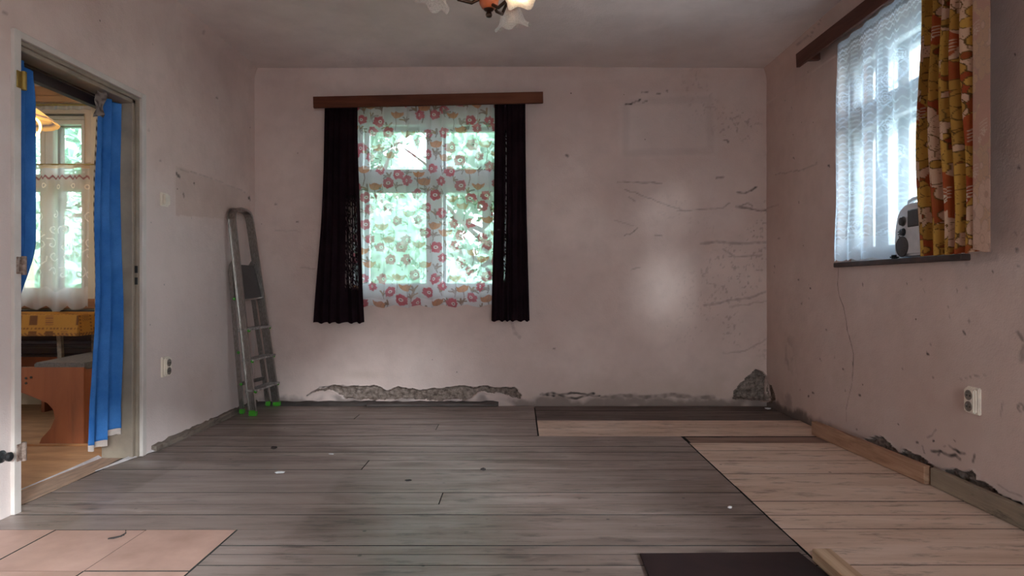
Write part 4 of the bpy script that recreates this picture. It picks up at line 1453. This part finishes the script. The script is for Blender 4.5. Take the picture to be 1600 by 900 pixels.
dln = grid('lining_edge', P, M['lining'], drp, keep=~kmask, cols={'col': fade}, label='faded pinkish edge where the lining folds out')
dln.modifiers.new('cloth_thickness', 'SOLIDIFY').thickness = 0.002

# ------------------------------------------------------------------ radio on the sill
ry0, ry1, rz = 3.475, 3.085, 1.104
rx = 2.035
rad_ = thing('portable_radio', 'silver portable radio with round dials on the window sill behind the floral curtain', 'radio', (rx + 0.05, (ry0 + ry1) / 2, rz))
L, H = ry0 - ry1, 0.285


def rpt(uu, zz):                                      # radio face: u from the far end, z up
    return (ry0 - uu, rz + zz)


out = [(0.012, 0.012), (0.006, 0.05), (0.004, 0.10), (0.008, 0.15), (0.018, 0.195), (0.032, 0.235), (0.055, 0.262), (0.085, 0.279), (0.13, H)]
out = out + [(L - a, b_) for a, b_ in out[::-1]]
MB().prism([(rx, *rpt(a, b_)) for a, b_ in out], (0.11, 0, 0), 0.012).build('body', M['silver'], rad_, True)
for (uu, zz, r, m_) in ((0.090, 0.195, 0.022, 'grille'), (0.092, 0.138, 0.018, 'black_plastic')):
    yk, zk = rpt(uu, zz)
    kn = MB().lathe([(r * 1.2, 0.0), (r * 1.2, 0.003), (r, 0.004), (r * 0.95, 0.016), (r * 0.7, 0.018)], (rx + 0.002, yk, zk), (-1, 0, 0), 20).build('knob', M[m_], rad_, True)
yk, zk = rpt(0.082, 0.062)
MB().lathe([(0.054, 0.0), (0.054, 0.004), (0.050, 0.007), (0.046, 0.005), (0.040, 0.007), (0.010, 0.010)], (rx + 0.001, yk, zk), (-1, 0, 0), 28).build('speaker_grille', M['grille'], rad_, True)
yk, zk = rpt(L - 0.082, 0.062)
MB().lathe([(0.054, 0.0), (0.054, 0.004), (0.050, 0.007), (0.046, 0.005), (0.040, 0.007), (0.010, 0.010)], (rx + 0.001, yk, zk), (-1, 0, 0), 28).build('speaker_grille', M['grille'], rad_, True)
MB().box(rx - 0.004, rx + 0.003, ry0 - 0.27, ry0 - 0.13, rz + 0.16, rz + 0.25, 0.004).build('cassette_door', M['grille'], rad_)
for uu, zz in ((0.050, 0.142), (0.052, 0.128), (0.058, 0.116), (0.070, 0.106), (0.083, 0.100), (0.096, 0.097), (0.109, 0.094)):
    yk, zk = rpt(uu, zz)
    MB().box(rx - 0.004, rx + 0.002, yk - 0.005, yk + 0.005, zk - 0.003, zk + 0.003, 0.001).build('button', M['black_plastic'], rad_)
hp = [rpt(0.06, 0.262), rpt(0.075, 0.302), rpt(0.11, 0.312), rpt(L - 0.11, 0.312), rpt(L - 0.075, 0.302), rpt(L - 0.06, 0.262)]
MB().sweep([(rx + 0.05, a, b_) for a, b_ in hp], [(0.008, 0.012), (0.008, -0.012), (-0.008, -0.012), (-0.008, 0.012)], (0, 0.3, 1)).build('handle', M['silver'], rad_)
MB().box(rx - 0.01, rx + 0.03, ry0 - 0.012, ry0 + 0.022, rz - 0.002, rz + 0.022, 0.008, 2).build('foot', M['black_plastic'], rad_, True)
q = MB()
pp = [(2.000, 3.055, 1.108), (2.000, 2.930, 1.108), (2.03, 2.93, 1.150), (2.03, 3.04, 1.145)]
q.prism(pp, (0.06, 0, 0), 0.004)
set_props(q.build('paper_scrap', M['flake']), 'crumpled white paper on the sill beneath the floral curtain', 'paper')

# ------------------------------------------------------------------ ladder
lad = thing('step_ladder', 'folded aluminium step ladder with green feet leaning in the left corner', 'ladder', (-1.98, 4.88, 0))
F1, F2 = Vector((-1.950, 4.700, 0.006)), Vector((-1.925, 5.095, 0.006))
T1, T2 = Vector((-2.072, 4.625, 1.44)), Vector((-2.068, 4.935, 1.44))
UPD = (1, 0, 0.08)
path = [F1, F1.lerp(T1, 0.5), T1]
for k in range(1, 7):
    a = k / 7 * PI
    c = (T1 + T2) / 2
    rY, rZ = (T2 - T1).y / 2, 0.085
    e = lambda x: math.copysign(abs(x) ** 0.7, x)
    path.append(Vector((c.x - 0.004, c.y - rY * e(math.cos(a)), c.z + rZ * abs(math.sin(a)) ** 0.7)))
path += [T2, T2.lerp(F2, 0.5), F2]
chan = [(0.028, 0.011), (0.028, -0.011), (0.023, -0.011), (0.023, 0.005), (-0.023, 0.005), (-0.023, -0.011), (-0.028, -0.011), (-0.028, 0.011)]
MB().sweep(path, chan, UPD).build('front_frame', M['alu'], lad)
R1b, R2b = Vector((-2.068, 4.790, 0.006)), Vector((-1.995, 5.100, 0.006))
R1t, R2t = Vector((-2.100, 4.672, 1.06)), Vector((-2.085, 4.965, 1.06))
for a, b_, sgn in ((R1b, R1t, 1), (R2b, R2t, -1)):
    pth = [a, a.lerp(b_, 0.5), b_, b_ + Vector((0.006, 0, 0.045)), b_ + Vector((0.024, 0, 0.075)), b_ + Vector((0.050, 0, 0.085))]
    MB().sweep(pth, [(0.015, 0.009), (0.015, -0.009), (-0.015, -0.009), (-0.015, 0.009)], UPD).build('rear_leg', M['alu'], lad)
fr = lambda zz, A_, B_: A_.lerp(B_, zz / 1.44)
for zz in (0.175, 0.400, 0.627):
    a, b_ = fr(zz, F1, T1), fr(zz, F2, T2)
    q = MB()
    prof = [(0.048, 0.0), (0.048, 0.014), (-0.040, 0.014), (-0.040, -0.010), (-0.036, -0.010), (-0.036, 0.0)]
    dirv = (b_ - a).normalized()
    q.sweep([a - dirv * 0.004, b_ + dirv * 0.004], [(p_[0], -p_[1]) for p_ in prof], (1, 0, 0.02))
    tr = q.build('tread', M['tread'], lad)
    g = MB()
    for k in range(5):
        xo_ = -0.03 + k * 0.016
        g.tube([a + Vector((xo_, 0.01, 0.0150)), b_ + Vector((xo_, -0.01, 0.0150))], 0.0018, 5)
    g.build('tread_rib', M['tread'], tr)
    for e_, side in ((a, -1), (b_, 1)):
        MB().lathe([(0.012, 0), (0.012, 0.008), (0.006, 0.011)], e_ + Vector((0.034, -0.004 * side, 0.0)), (1, side * 0.6, 0), 10).build('green_plug', M['green_plastic'], lad, True, label='small green plastic plug')
q = MB()
a1, a2, a3, a4 = (-2.025, 4.700, 0.855), (-2.015, 5.030, 0.870), (-2.062, 4.945, 1.110), (-2.060, 4.680, 1.110)
q.prism([a1, a2, a3, a4], (0.014, 0, 0.002), 0.002)
plat = q.build('platform', M['grille'], lad, label='dark ribbed platform folded up')
MB().tube([(-2.018, 4.70, 0.85), (-2.008, 5.03, 0.865)], 0.009, 10).build('platform_edge', M['alu'], plat, True)
for k, (p_, w_) in enumerate(((F1, 0.031), (F2, 0.031), (R1b, 0.019), (R2b, 0.019))):
    MB().box(p_.x - w_, p_.x + w_, p_.y - 0.014, p_.y + 0.014, 0.0, 0.042, 0.006, 2).build('rubber_foot', M['green_plastic'], lad, True, label='bright green plastic foot')
MB().box(-2.090, -2.066, R1b.y - 0.05, R1b.y - 0.02, 0.86, 0.90).b.free()
MB().sweep([fr(0.30, R1b, R1t) + Vector((0, 0.0, 0.0)), fr(0.30, R2b, R2t)], [(0.014, 0.004), (0.014, -0.004), (-0.014, -0.004), (-0.014, 0.004)], (0.1, 0, 1)).build('rear_brace', M['alu'], lad)
for zz in (0.22, 0.46, 0.86):
    p_ = R1b.lerp(R1t, zz / 1.06)
    MB().lathe([(0.011, 0), (0.011, 0.006), (0.006, 0.009)], p_ + Vector((0.012, -0.008, 0)), (0.5, -1, 0), 10).build('green_plug', M['green_plastic'], lad, True, label='small green plastic plug')

# ------------------------------------------------------------------ chandelier
cx, cy = -0.135, 2.93
cz0 = 2.225
chn = thing('chandelier', 'three-armed wooden ceiling lamp with ruffled glass shades, one bulb lit', 'lamp', (cx, cy, ZC))
MB().lathe([(0.005, 0), (0.012, 0.003), (0.016, 0.012), (0.012, 0.022), (0.008, 0.026), (0.020, 0.032), (0.024, 0.038)], (cx, cy, cz0 - 0.038), n=20).build('finial', M['brass_dark'], chn, True)
MB().lathe([(0.022, 0), (0.032, 0.006), (0.042, 0.022), (0.046, 0.040), (0.040, 0.060), (0.028, 0.078), (0.024, 0.090), (0.036, 0.100), (0.036, 0.112), (0.020, 0.124), (0.016, 0.200), (0.026, 0.230), (0.014, 0.260)], (cx, cy, cz0), n=24).build('turned_body', M['lamp_wood'], chn, True)
MB().tube([(cx, cy, cz0 + 0.25), (cx, cy, ZC - 0.03)], 0.006, 8).build('stem', M['brass_dark'], chn, True)
MB().lathe([(0.015, 0), (0.050, 0.015), (0.060, 0.040), (0.055, 0.052)], (cx, cy, ZC - 0.052), n=24).build('ceiling_rose', M['lamp_wood'], chn, True)
for k, (ang, lit) in enumerate(((192, False), (66, False), (-54, True))):
    a = math.radians(ang)
    d_ = Vector((math.cos(a), math.sin(a), 0))
    c0 = Vector((cx, cy, cz0 + (0.010 if lit else 0.052)))
    arm_p = [c0 + d_ * 0.03, c0 + d_ * 0.08 + Vector((0, 0, -0.030)), c0 + d_ * 0.14 + Vector((0, 0, -0.020)), c0 + d_ * 0.18 + Vector((0, 0, 0.035)), c0 + d_ * 0.205 + Vector((0, 0, 0.070)), c0 + d_ * 0.225 + Vector((0, 0, 0.062))]
    arm = MB().tube(arm_p, 0.008, 10).build('arm', M['brass_dark'], chn, True)
    axis_ = (d_ * 0.42 + Vector((0, 0, -1))).normalized()
    e0 = arm_p[-1]
    sk = MB().lathe([(0.016, -0.01), (0.020, 0.0), (0.020, 0.030), (0.024, 0.036)], e0, axis_, 16).build('lamp_holder', M['lamp_wood'], arm, True)

    def wob(i, t_, r_, h_):
        f = i / 9.0
        return (r_ * (1 + 0.07 * f * f * math.cos(6 * t_) + 0.02 * f * math.cos(11 * t_)), h_ + 0.010 * f * f * math.cos(6 * t_ + 0.6))

    prof = [(0.022, 0.006), (0.036, 0.012), (0.047, 0.024), (0.053, 0.038), (0.056, 0.052), (0.059, 0.066), (0.063, 0.080), (0.070, 0.092), (0.080, 0.102), (0.088, 0.107)]
    sh = MB().lathe(prof, e0, axis_, 48, wob, False).build('glass_shade', M['shade'], arm, 'all')
    bl = MB().lathe([(0.010, 0.030), (0.016, 0.045), (0.024, 0.062), (0.026, 0.078), (0.020, 0.094), (0.006, 0.102)], e0, axis_, 16).build('bulb', M['bulb_on'] if lit else M['bulb_off'], arm, True, label='glowing bulb' if lit else None)

# ------------------------------------------------------------------ kitchen beyond the doorway
dk = thing('door_pelmet', 'near-black brown board across the top of the doorway above the blue curtains', 'pelmet', (-2.27, 3.15, 1.95))
MB().box(-2.300, -2.262, yi0 + 0.002, yi1 - 0.002, 1.920, 1.970, 0.002).build('board', M['dark_board'], dk)
MB().tube([(-2.215, yi0 + 0.002, 1.955), (-2.215, yi1 - 0.002, 1.955)], 0.006, 8).build('curtain_rod', M['brass_dark'], dk, True)

# far blue curtain
bc = thing('blue_curtain', 'blue doorway curtain with lace hem gathered at the far jamb', 'curtain', (-2.19, 3.4, 1.95))
hemf = lambda U_: 0.035 * sstep(0.45, 0.6, U_)
o1, PB = drape('drape', M['blue_fabric'], (3.335, 3.535), (3.250, 3.540), 1.958, 0.140, -2.200, 2.6, 0.026, 2, None, bc, 0.006, hemf, 'Y')
edge = PB[-1]
rows_ = []
for k in range(6):
    p_ = edge.copy()
    p_[:, 2] -= k * 0.006 + (0.004 * np.abs(np.sin(np.arange(len(edge)) * 0.5)) if k == 5 else 0)
    rows_.append(p_)
grid('lace_hem', np.array(rows_), M['trim_lace'], bc, attrs={'alpha': 0.85}, label='off-white lace hem')
nE = PB.shape[0]
ed = PB[:, 0]
fl = np.stack([ed + np.array([0.012, -0.030 + 0.0, 0]) * (0.6 + 0.4 * np.sin(np.linspace(0, 9, nE)))[:, None], ed + np.array([0.006, -0.012, 0]), ed], 1)
hgt = np.linspace(0, 1, nE)
selr = hgt < 0.64
colr = np.where(((np.sin(hgt * 260)[:, None, None] > 0.1)), np.array(lin(78, 64, 58)), np.array(lin(196, 176, 160)))
colr = np.broadcast_to(colr, (nE, 3, 3)).copy()
grid('patterned_edging', fl[selr], M['edging'], bc, cols={'col': colr[selr]}, label='grey and brown patterned edging strip')
bunch = []
for k in range(10):
    f = k / 9
    a_ = np.linspace(0, 2 * PI, 13)
    r_ = 0.020 + 0.007 * math.sin(f * 7)
    bunch.append(np.stack([-2.150 + r_ * np.cos(a_) * (1 + 0.25 * np.cos(4 * a_)), 3.300 - 0.02 * f + r_ * np.sin(a_) * (1 + 0.2 * np.cos(3 * a_ + f)), np.full(13, 1.955 - 0.125 * f) + 0.006 * np.cos(3 * a_)], -1))
bunch = np.array(bunch)
colb = np.where((fbm(np.arange(13)[None, :] * np.ones((10, 1)) * 0.1, np.arange(10)[:, None] * np.ones((1, 13)) * 0.1, 12, 5, 2) > 0.5)[..., None], np.array(lin(150, 138, 132)), np.array(lin(84, 76, 74)))
grid('gathered_heading', bunch, M['edging'], bc, cols={'col': colb}, label='bunched grey printed heading')

bn = thing('blue_curtain', 'blue doorway curtain tied back against the hinge-side jamb', 'curtain', (-2.19, 2.8, 1.95))
nv, nu = 150, 30
U, V = np.meshgrid(np.linspace(0, 1, nu), np.linspace(0, 1, nv))
zz = 1.950 - 1.85 * V
wid = 0.150 - 0.02 * sstep(0.1, 0.0, V) * 6 * 0.12 - 0.115 * sstep(0.42, 0.62, V) + 0.02 * sstep(0.66, 0.74, V) - 0.03 * sstep(0.80, 1.0, V)
P = np.stack([-2.195 + 0.016 * np.sin(U * 2 * PI * 2.2 + V), yi0 + 0.004 + wid * U, zz - 0.03 * (U > 0.7) * (1 - sstep(0, 0.06, V)) * (U - 0.7) * 3], -1)
o = grid('drape', P, M['blue_fabric'], bn, attrs={'alpha': np.ones(U.shape)})
o.modifiers.new('cloth_thickness', 'SOLIDIFY').thickness = 0.002
MB().lathe([(0.022, -0.012), (0.026, -0.010), (0.026, 0.010), (0.022, 0.012)], (-2.195, yi0 + 0.028, 0.78), n=14).build('tie_band', M['blue_fabric'], bn, True)

# kitchen window dressing
kp = thing('kitchen_pelmet', 'tan wooden pelmet box above the kitchen window seen through the doorway', 'pelmet', (-3.8, 5.0, 2.40))
MB().box(-4.6, -3.1, 5.000, 5.020, 2.395, 2.515, 0.002).build('front_board', M['beam_wood'], kp)
MB().box(-4.6, -3.1, 5.020, YB, 2.490, 2.510).build('top_board', M['beam_wood'], kp)
MB().box(-4.6, -3.1, 4.990, 5.000, 2.440, 2.452).build('moulding', M['beam_wood'], kp)
MB().tube([(-4.55, 5.07, 2.39), (-3.15, 5.07, 2.39)], 0.008, 8).build('curtain_rail', M['brass'], kp)

x0, x1, zt, zb = -4.22, -3.40, 1.915, 0.800
u = np.linspace(0, x1 - x0, 230)
v = np.linspace(0, zt - zb, 250)
cv = Canvas(u, v, lin(250, 246, 244), 0.44)
U, V = cv.U, cv.V
cv.a[:] = np.where(V < 0.028, 0.85, cv.a)
cv.c[V < 0.028] = lin(226, 190, 150)
mz = np.abs(V - 0.100 - 0.010 * np.sin(U * 2 * PI / 0.045) - 0.018 * np.exp(-((U - 0.36) / 0.05) ** 2))
cv.paint((slice(None), slice(None)), (mz < 0.010) * 1.0, lin(128, 24, 44), 0.9)
for k in range(8):
    uc = 0.03 + 0.11 * k
    rad = np.hypot(U - uc, V - 0.165 - 0.01 * (k % 2))
    cv.paint((slice(None), slice(None)), (np.abs(rad - 0.016) < 0.005) * 1.0, lin(250, 240, 226), 0.85)
rl = random.Random(31)
for k in range(46):                                   # scrolls
    uc, vc, r = 0.03 + 0.10 * (k % 9) + rl.uniform(-.02, .02), 0.42 + 0.105 * (k // 9) + rl.uniform(-.03, .03), rl.uniform(0.035, 0.055)
    pts = [(uc + r * (1 - t_ / 9) * math.cos(t_ * 0.75 + k), vc + r * (1 - t_ / 9) * math.sin(t_ * 0.75 + k)) for t_ in range(9)]
    cv.stroke(pts, 0.004, lin(250, 246, 240), 0.88)
cv.a = np.maximum(cv.a, 0.60 * sstep(0.93, 0.97, V))
scal = 0.035 * np.abs(np.sin(U * PI / 0.16)) + 0.030 * np.exp(-((U - 0.56) / 0.05) ** 2)
P = np.stack([x0 + U, 5.065 + 0.014 * np.sin(U * 2 * PI / 0.13 + 2 * V), zt - V - scal * sstep(0.75, 1.07, V)], -1)
kl = thing('cafe_curtain', 'white lace half curtain with a dark red trim across the kitchen window', 'curtain', (-3.8, 5.085, 1.9))
grid('lace', P, M['kitchen_lace'], kl, attrs={'alpha': np.clip(cv.a, 0, 0.95)}, cols={'col': cv.c})
MB().tube([(-4.3, 5.070, 1.918), (-3.35, 5.070, 1.918)], 0.006, 8).build('curtain_wire', M['brass'], kl, True)
# top valance of thin net
u = np.linspace(0, 0.82, 90)
v = np.linspace(0, 0.46, 60)
U, V = np.meshgrid(u, v)
P = np.stack([x0 + U, 5.080 + 0.012 * np.sin(U * 2 * PI / 0.10), 2.385 - V], -1)
o = grid('net_valance', P, M['kitchen_lace'], attrs={'alpha': np.where(V < 0.03, 0.7, 0.16)}, cols={'col': np.full(U.shape + (3,), 0.9)})
set_props(o, 'thin plain net hanging at the top of the kitchen window', 'curtain')

sl = MB().box(-4.7, -3.0, 5.095, YB + 0.02, 0.775, 0.852, 0.004)
set_props(sl.build('sill_board', M['oak_sill']), 'thick orange wooden sill board below the kitchen window', 'board')

# dining table with cloth
tx0, tx1, ty0, ty1, tz = -4.35, -2.945, 4.28, 4.70, 0.765
tb = thing('dining_table', 'kitchen dining table on slim square legs under a checked cloth', 'table', ((tx0 + tx1) / 2, (ty0 + ty1) / 2, 0))
MB().box(tx0, tx1, ty0, ty1, tz - 0.028, tz - 0.002, 0.003).build('table_top', M['bench_wood'], tb)
for lx, ly, sx in ((tx1 - 0.20, ty0 + 0.10, 0.04), (tx1 - 0.115, ty1 - 0.08, 0.0), (tx0 + 0.10, ty0 + 0.10, 0), (tx0 + 0.10, ty1 - 0.08, 0)):
    q = MB()
    q.sweep([(lx + sx, ly, 0.0), (lx, ly, tz - 0.028)], [(0.014, 0.014), (0.014, -0.014), (-0.014, -0.014), (-0.014, 0.014)], (1, 0, 0))
    q.build('leg', M['skirting_grey'], tb)


def cloth_pattern(U, V, base):
    c = np.empty(U.shape + (3,))
    c[:] = base
    tile = 0.105
    iu, iv = np.floor(U / tile).astype(int), np.floor(V / tile).astype(int)
    fu, fv = U / tile - iu, V / tile - iv
    h_ = (iu * 7919 + iv * 104729) % 7
    blk = (fu > 0.2) & (fu < 0.72) & (fv > 0.12) & (fv < 0.75)
    c[blk & (h_ < 3)] = lin(104, 64, 48)
    c[(fv > 0.84) & (np.sin(U * 260) > 0)] = lin(122, 78, 52)
    ch = blk & (h_ == 3) & (np.sin(U * 700) * np.sin(V * 700) > 0)
    c[ch] = lin(140, 98, 62)
    ch = blk & (h_ == 4) & (np.sin(V * 420) > 0)
    c[ch] = lin(140, 90, 60)
    return c


def cloth_sheet():
    """tablecloth: top and hanging skirts as one grid"""
    hang = 0.150
    u = np.concatenate([np.linspace(-hang, 0, 26)[:-1], np.linspace(0, tx1 - tx0, 190), (tx1 - tx0) + np.linspace(0, hang, 26)[1:]])
    v = np.concatenate([np.linspace(-hang, 0, 26)[:-1], np.linspace(0, ty1 - ty0, 70), (ty1 - ty0) + np.linspace(0, hang, 26)[1:]])
    U, V = np.meshgrid(u, v)
    du = np.maximum(np.maximum(-U, U - (tx1 - tx0)), 0)
    dv = np.maximum(np.maximum(-V, V - (ty1 - ty0)), 0)
    dd = np.maximum(du, dv)
    X = tx0 + np.clip(U, 0, tx1 - tx0) + np.sign(U - 0.5) * (0.006 + 0.10 * du) * (du > 0)
    Y = ty0 + np.clip(V, 0, ty1 - ty0) + np.sign(V - 0.2) * (0.006 + 0.08 * dv + 0.008 * np.sin(U * 2 * PI / 0.33) * dv / hang) * (dv > 0)
    Zc = tz + 0.002 - dd * 0.96
    c = cloth_pattern(U + 0.3, V + 0.3, lin(180, 124, 60))
    zig = (dd > hang - 0.022) & (np.sin((U + V) * 2 * PI / 0.03) > 0)
    c[zig] = lin(110, 72, 52)
    return np.stack([X, Y, Zc], -1), c


P, c = cloth_sheet()
o = grid('tablecloth', P, M['cloth'], cols={'col': c})
set_props(o, 'mustard checked tablecloth with brown squares over the kitchen table', 'tablecloth')

# benches
b1 = thing('corner_bench', 'orange veneered bench end with curved cut-out and grey seat beyond the doorway', 'bench', (-2.75, 4.1, 0))
px = [(-2.60, 0), (-2.60, 0.470), (-3.15, 0.470), (-3.15, 0.345), (-2.98, 0.320), (-2.900, 0.290), (-2.820, 0.255), (-2.785, 0.215), (-2.775, 0.165), (-2.800, 0.105), (-2.855, 0.045), (-2.875, 0.0)]
MB().prism([(a, 3.83, b_) for a, b_ in px], (0, 0.022, 0), 0.002).build('end_panel', M['bench_wood'], b1)
q = MB()
q.prism([(-2.60, 3.835, 0.455), (-2.60, 4.72, 0.455), (-3.02, 4.72, 0.455), (-2.90, 3.835, 0.455)], (0, 0, 0.042), 0.006)
q.build('seat_cushion', M['grey_fabric'], b1, True, label='grey upholstered seat')
for a, b_ in ((-2.945, 0.405), (-2.945, 0.375), (-2.915, 0.410)):
    MB().lathe([(0.007, 0), (0.007, 0.003)], (a, 3.829, b_), (0, -1, 0), 10).build('screw_cap', M['socket_hole'], b1)
MB().box(-2.62, -2.60, 3.852, 4.72, 0.02, 0.455).build('side_board', M['bench_wood'], b1)
MB().box(-2.95, -2.55, 3.818, 3.835, 0.0, 0.014, 0.003).build('floor_batten', M['oak_sill'], b1)
b2 = thing('window_bench', 'bench with navy vinyl seat under the kitchen window behind the table', 'bench', (-3.6, 4.95, 0))
MB().box(-4.6, -2.62, 4.80, 5.10, 0.420, 0.520, 0.030, 3).build('seat_cushion', M['navy_vinyl'], b2, True, label='glossy navy vinyl seat')
MB().box(-4.6, -2.62, 4.82, 4.845, 0.30, 0.420).build('front_board', M['bench_wood'], b2)
MB().box(-4.6, -2.62, 5.105, 5.14, 0.35, 0.760).build('backrest', M['dark_board'], b2)
for xx in (-4.5, -3.6, -2.7):
    MB().box(xx - 0.012, xx + 0.012, 4.845, 5.10, 0.0, 0.42).build('leg_panel', M['bench_wood'], b2)

# pendant lamp in the kitchen
kx, ky = -3.36, 4.25
kz = 2.055
pnd = thing('pendant_lamp', 'glowing scalloped cloth pendant lamp with a bright ring in the kitchen', 'lamp', (kx, ky, ZC))
nr, na = 16, 97
fr_ = np.linspace(0, 1, nr)
an = np.linspace(0, 2 * PI, na)
A_, R_ = np.meshgrid(an, fr_)
rr_ = 0.035 + 0.225 * R_
sc_ = np.abs(np.sin(A_ * 6))
hz = 0.155 * (1 - R_) ** 0.9 - 0.018 * R_ ** 4 * sc_ - 0.005 * np.cos(A_ * 12) * R_
P = np.stack([kx + rr_ * np.cos(A_) * (1 - 0.03 * sc_ * R_), ky + rr_ * np.sin(A_) * (1 - 0.03 * sc_ * R_), kz + hz], -1)
c = np.empty(A_.shape + (3,))
c[:] = lin(250, 214, 150)
c[np.abs(R_ - 0.86) < 0.035] = lin(96, 96, 132)
c[np.abs(R_ - 0.72) < 0.012] = lin(150, 130, 130)
grid('lamp_shade', P, M['kshade'], pnd, cols={'col': c})
MB().tube([(kx + 0.205 + 0.055 * math.cos(a), ky - 0.10, kz - 0.068 + 0.060 * math.sin(a)) for a in np.linspace(0, 2 * PI, 25)], 0.007, 8).build('lamp_tube', M['lamp_ring'], pnd, True, label='glowing ring')
MB().lathe([(0.02, 0), (0.03, 0.02), (0.03, 0.05), (0.02, 0.06)], (kx, ky, kz + 0.045), n=16).build('bulb', M['bulb_kitchen'], pnd, True)
MB().tube([(kx, ky, kz + 0.10), (kx, ky, ZC)], 0.004, 6).build('cord', M['black_plastic'], pnd)

# ------------------------------------------------------------------ small litter on the floor
def crumb(px, py, size, mat, label, cat, name, seed, flat=0.35, stretch=1.0):
    x_, y_ = F(px, py)
    r = random.Random(seed)
    q = MB()
    bmesh.ops.create_icosphere(q.b, subdivisions=1, radius=size)
    for v_ in q.b.verts:
        k_ = 0.75 + 0.5 * r.random()
        v_.co = Vector((v_.co.x * k_ * stretch, v_.co.y * k_, v_.co.z * k_ * flat))
    zmin = min(v_.co.z for v_ in q.b.verts)
    for v_ in q.b.verts:
        v_.co += Vector((x_, y_, 0.0015 - zmin))
    return set_props(q.build(name, mat), label, cat)


crumb(437, 739, 0.020, M['flake'], 'largest white paint flake on the grey boards left of the middle', 'paint flake', 'paint_flake', 1, 0.2, 1.4)
crumb(517, 711, 0.012, M['flake'], 'small white paint flake below the left dark curtain', 'paint flake', 'paint_flake', 2, 0.3, 1.5)
crumb(1140, 795, 0.010, M['flake'], 'small white paint flake beside the seam of old and pale boards', 'paint flake', 'paint_flake', 3, 0.6)
crumb(1200, 640, 0.022, M['flake'], 'pale plaster chip on the dark boards in the right corner', 'plaster chip', 'plaster_chip', 4, 0.4, 1.3)
crumb(428, 702, 0.014, M['crumb'], 'dark crumb on the boards in front of the ladder', 'crumb', 'dirt_crumb', 5, 0.6, 1.3)
crumb(755, 736, 0.012, M['crumb'], 'dark crumb on the bare boards at the centre of the floor', 'crumb', 'dirt_crumb', 6, 0.6, 1.4)
crumb(638, 752, 0.011, M['crumb'], 'dark crumb on the grey boards below the poppy curtain', 'crumb', 'dirt_crumb', 7, 0.4, 2.2)
lf = thing('dry_leaf', 'curled dark dry leaf on the pinkish floor tiles', 'leaf', (*F(182, 843), 0.004))
x_, y_ = F(182, 843)
q = MB()
q.prism([(x_ - 0.028, y_ - 0.008, 0.004), (x_ - 0.008, y_ - 0.004, 0.004), (x_ + 0.012, y_ + 0.012, 0.006), (x_ + 0.026, y_ + 0.018, 0.016), (x_ + 0.012, y_ + 0.002, 0.010), (x_ - 0.006, y_ - 0.012, 0.008)], (0, 0.001, 0.004))
q.build('blade', M['crumb'], lf)
MB().tube([(x_ + 0.020, y_ + 0.012, 0.010), (x_ + 0.026, y_ + 0.014, 0.022), (x_ + 0.024, y_ + 0.018, 0.030)], 0.0016, 6).build('stalk', M['crumb'], lf)

# ------------------------------------------------------------------ outdoors
MB().box(-60, 60, YB + 0.6, 90, -0.75, -0.6).build('ground', M['grass'], kind='structure')
M['bounce_gravel'] = m_noise('pale_bounce_gravel', lin(200, 196, 190), lin(176, 172, 166), 40, 0.95, 0.4, 0.01, rnd=False)  # unseen ground, made pale to bounce light onto the ceiling
MB().box(XR + 0.6, 60, -40, YB + 0.6, -0.75, -0.6).build('ground_side', M['bounce_gravel'], kind='structure')
MB().box(-60, XR + 0.6, -40, YF - 0.6, -0.75, -0.6).build('ground_front', M['bounce_gravel'], kind='structure')


def tree(name, label, x_, y_, h, r, mat, seed, n=9000, leaf=0.10, low=0.3):
    root = thing(name, label, 'tree', (x_, y_, -0.6), 'trees outside the windows')
    g = np.random.default_rng(seed)
    rp_ = random.Random(seed)
    q = MB()
    q.tube([(x_, y_, -0.62), (x_ + 0.05, y_, h * 0.35), (x_ - 0.04, y_ + 0.05, h * 0.75)], [0.16, 0.12, 0.05], 10)
    for k in range(7):
        a, zz_ = rp_.uniform(0, 2 * PI), rp_.uniform(0.15, 0.6) * h
        q.tube([(x_, y_, zz_), (x_ + math.cos(a) * r * 0.4, y_ + math.sin(a) * r * 0.4, zz_ + 0.4), (x_ + math.cos(a) * r * 0.8, y_ + math.sin(a) * r * 0.8, zz_ + 0.9)], [0.06, 0.04, 0.015], 6)
    q.build('trunk', M['bark'], root, True)
    nb = 26
    bc_ = np.stack([x_ + g.uniform(-1, 1, nb) * r * 0.8, y_ + g.uniform(-1, 1, nb) * r * 0.7, low + g.random(nb) * (h - low)], 1)
    w = g.integers(0, nb, n)
    d = g.normal(size=(n, 3))
    d /= np.linalg.norm(d, axis=1)[:, None]
    c_ = bc_[w] + d * (g.random(n) ** 0.4)[:, None] * r * 0.42
    t1 = g.normal(size=(n, 3))
    t1 /= np.linalg.norm(t1, axis=1)[:, None]
    t2 = np.cross(t1, g.normal(size=(n, 3)))
    t2 /= np.linalg.norm(t2, axis=1)[:, None]
    l_ = (leaf * (0.6 + 0.8 * g.random(n)))[:, None]
    P_ = np.stack([c_ - t1 * l_, c_ + t2 * l_ * 0.45, c_ + t1 * l_, c_ - t2 * l_ * 0.45], 1).reshape(-1, 3)
    me = bpy.data.meshes.new('crown')
    me.from_pydata(P_.tolist(), [], np.arange(4 * n).reshape(n, 4).tolist())
    link('crown', me, mat, root, kind='stuff')


tree('garden_tree', 'pale green tree showing through the left half of the back window', -2.3, 9.3, 5.2, 1.7, M['leaf_pale'], 1, 9000, 0.11)
tree('garden_tree', 'pale green tree showing through the right half of the back window', -0.7, 13.6, 6.4, 2.4, M['leaf_pale'], 2, 12000, 0.14)
tree('garden_tree', 'green tree showing through the kitchen window', -8.2, 11.4, 5.6, 2.2, M['leaf_pale'], 3, 9000, 0.12)
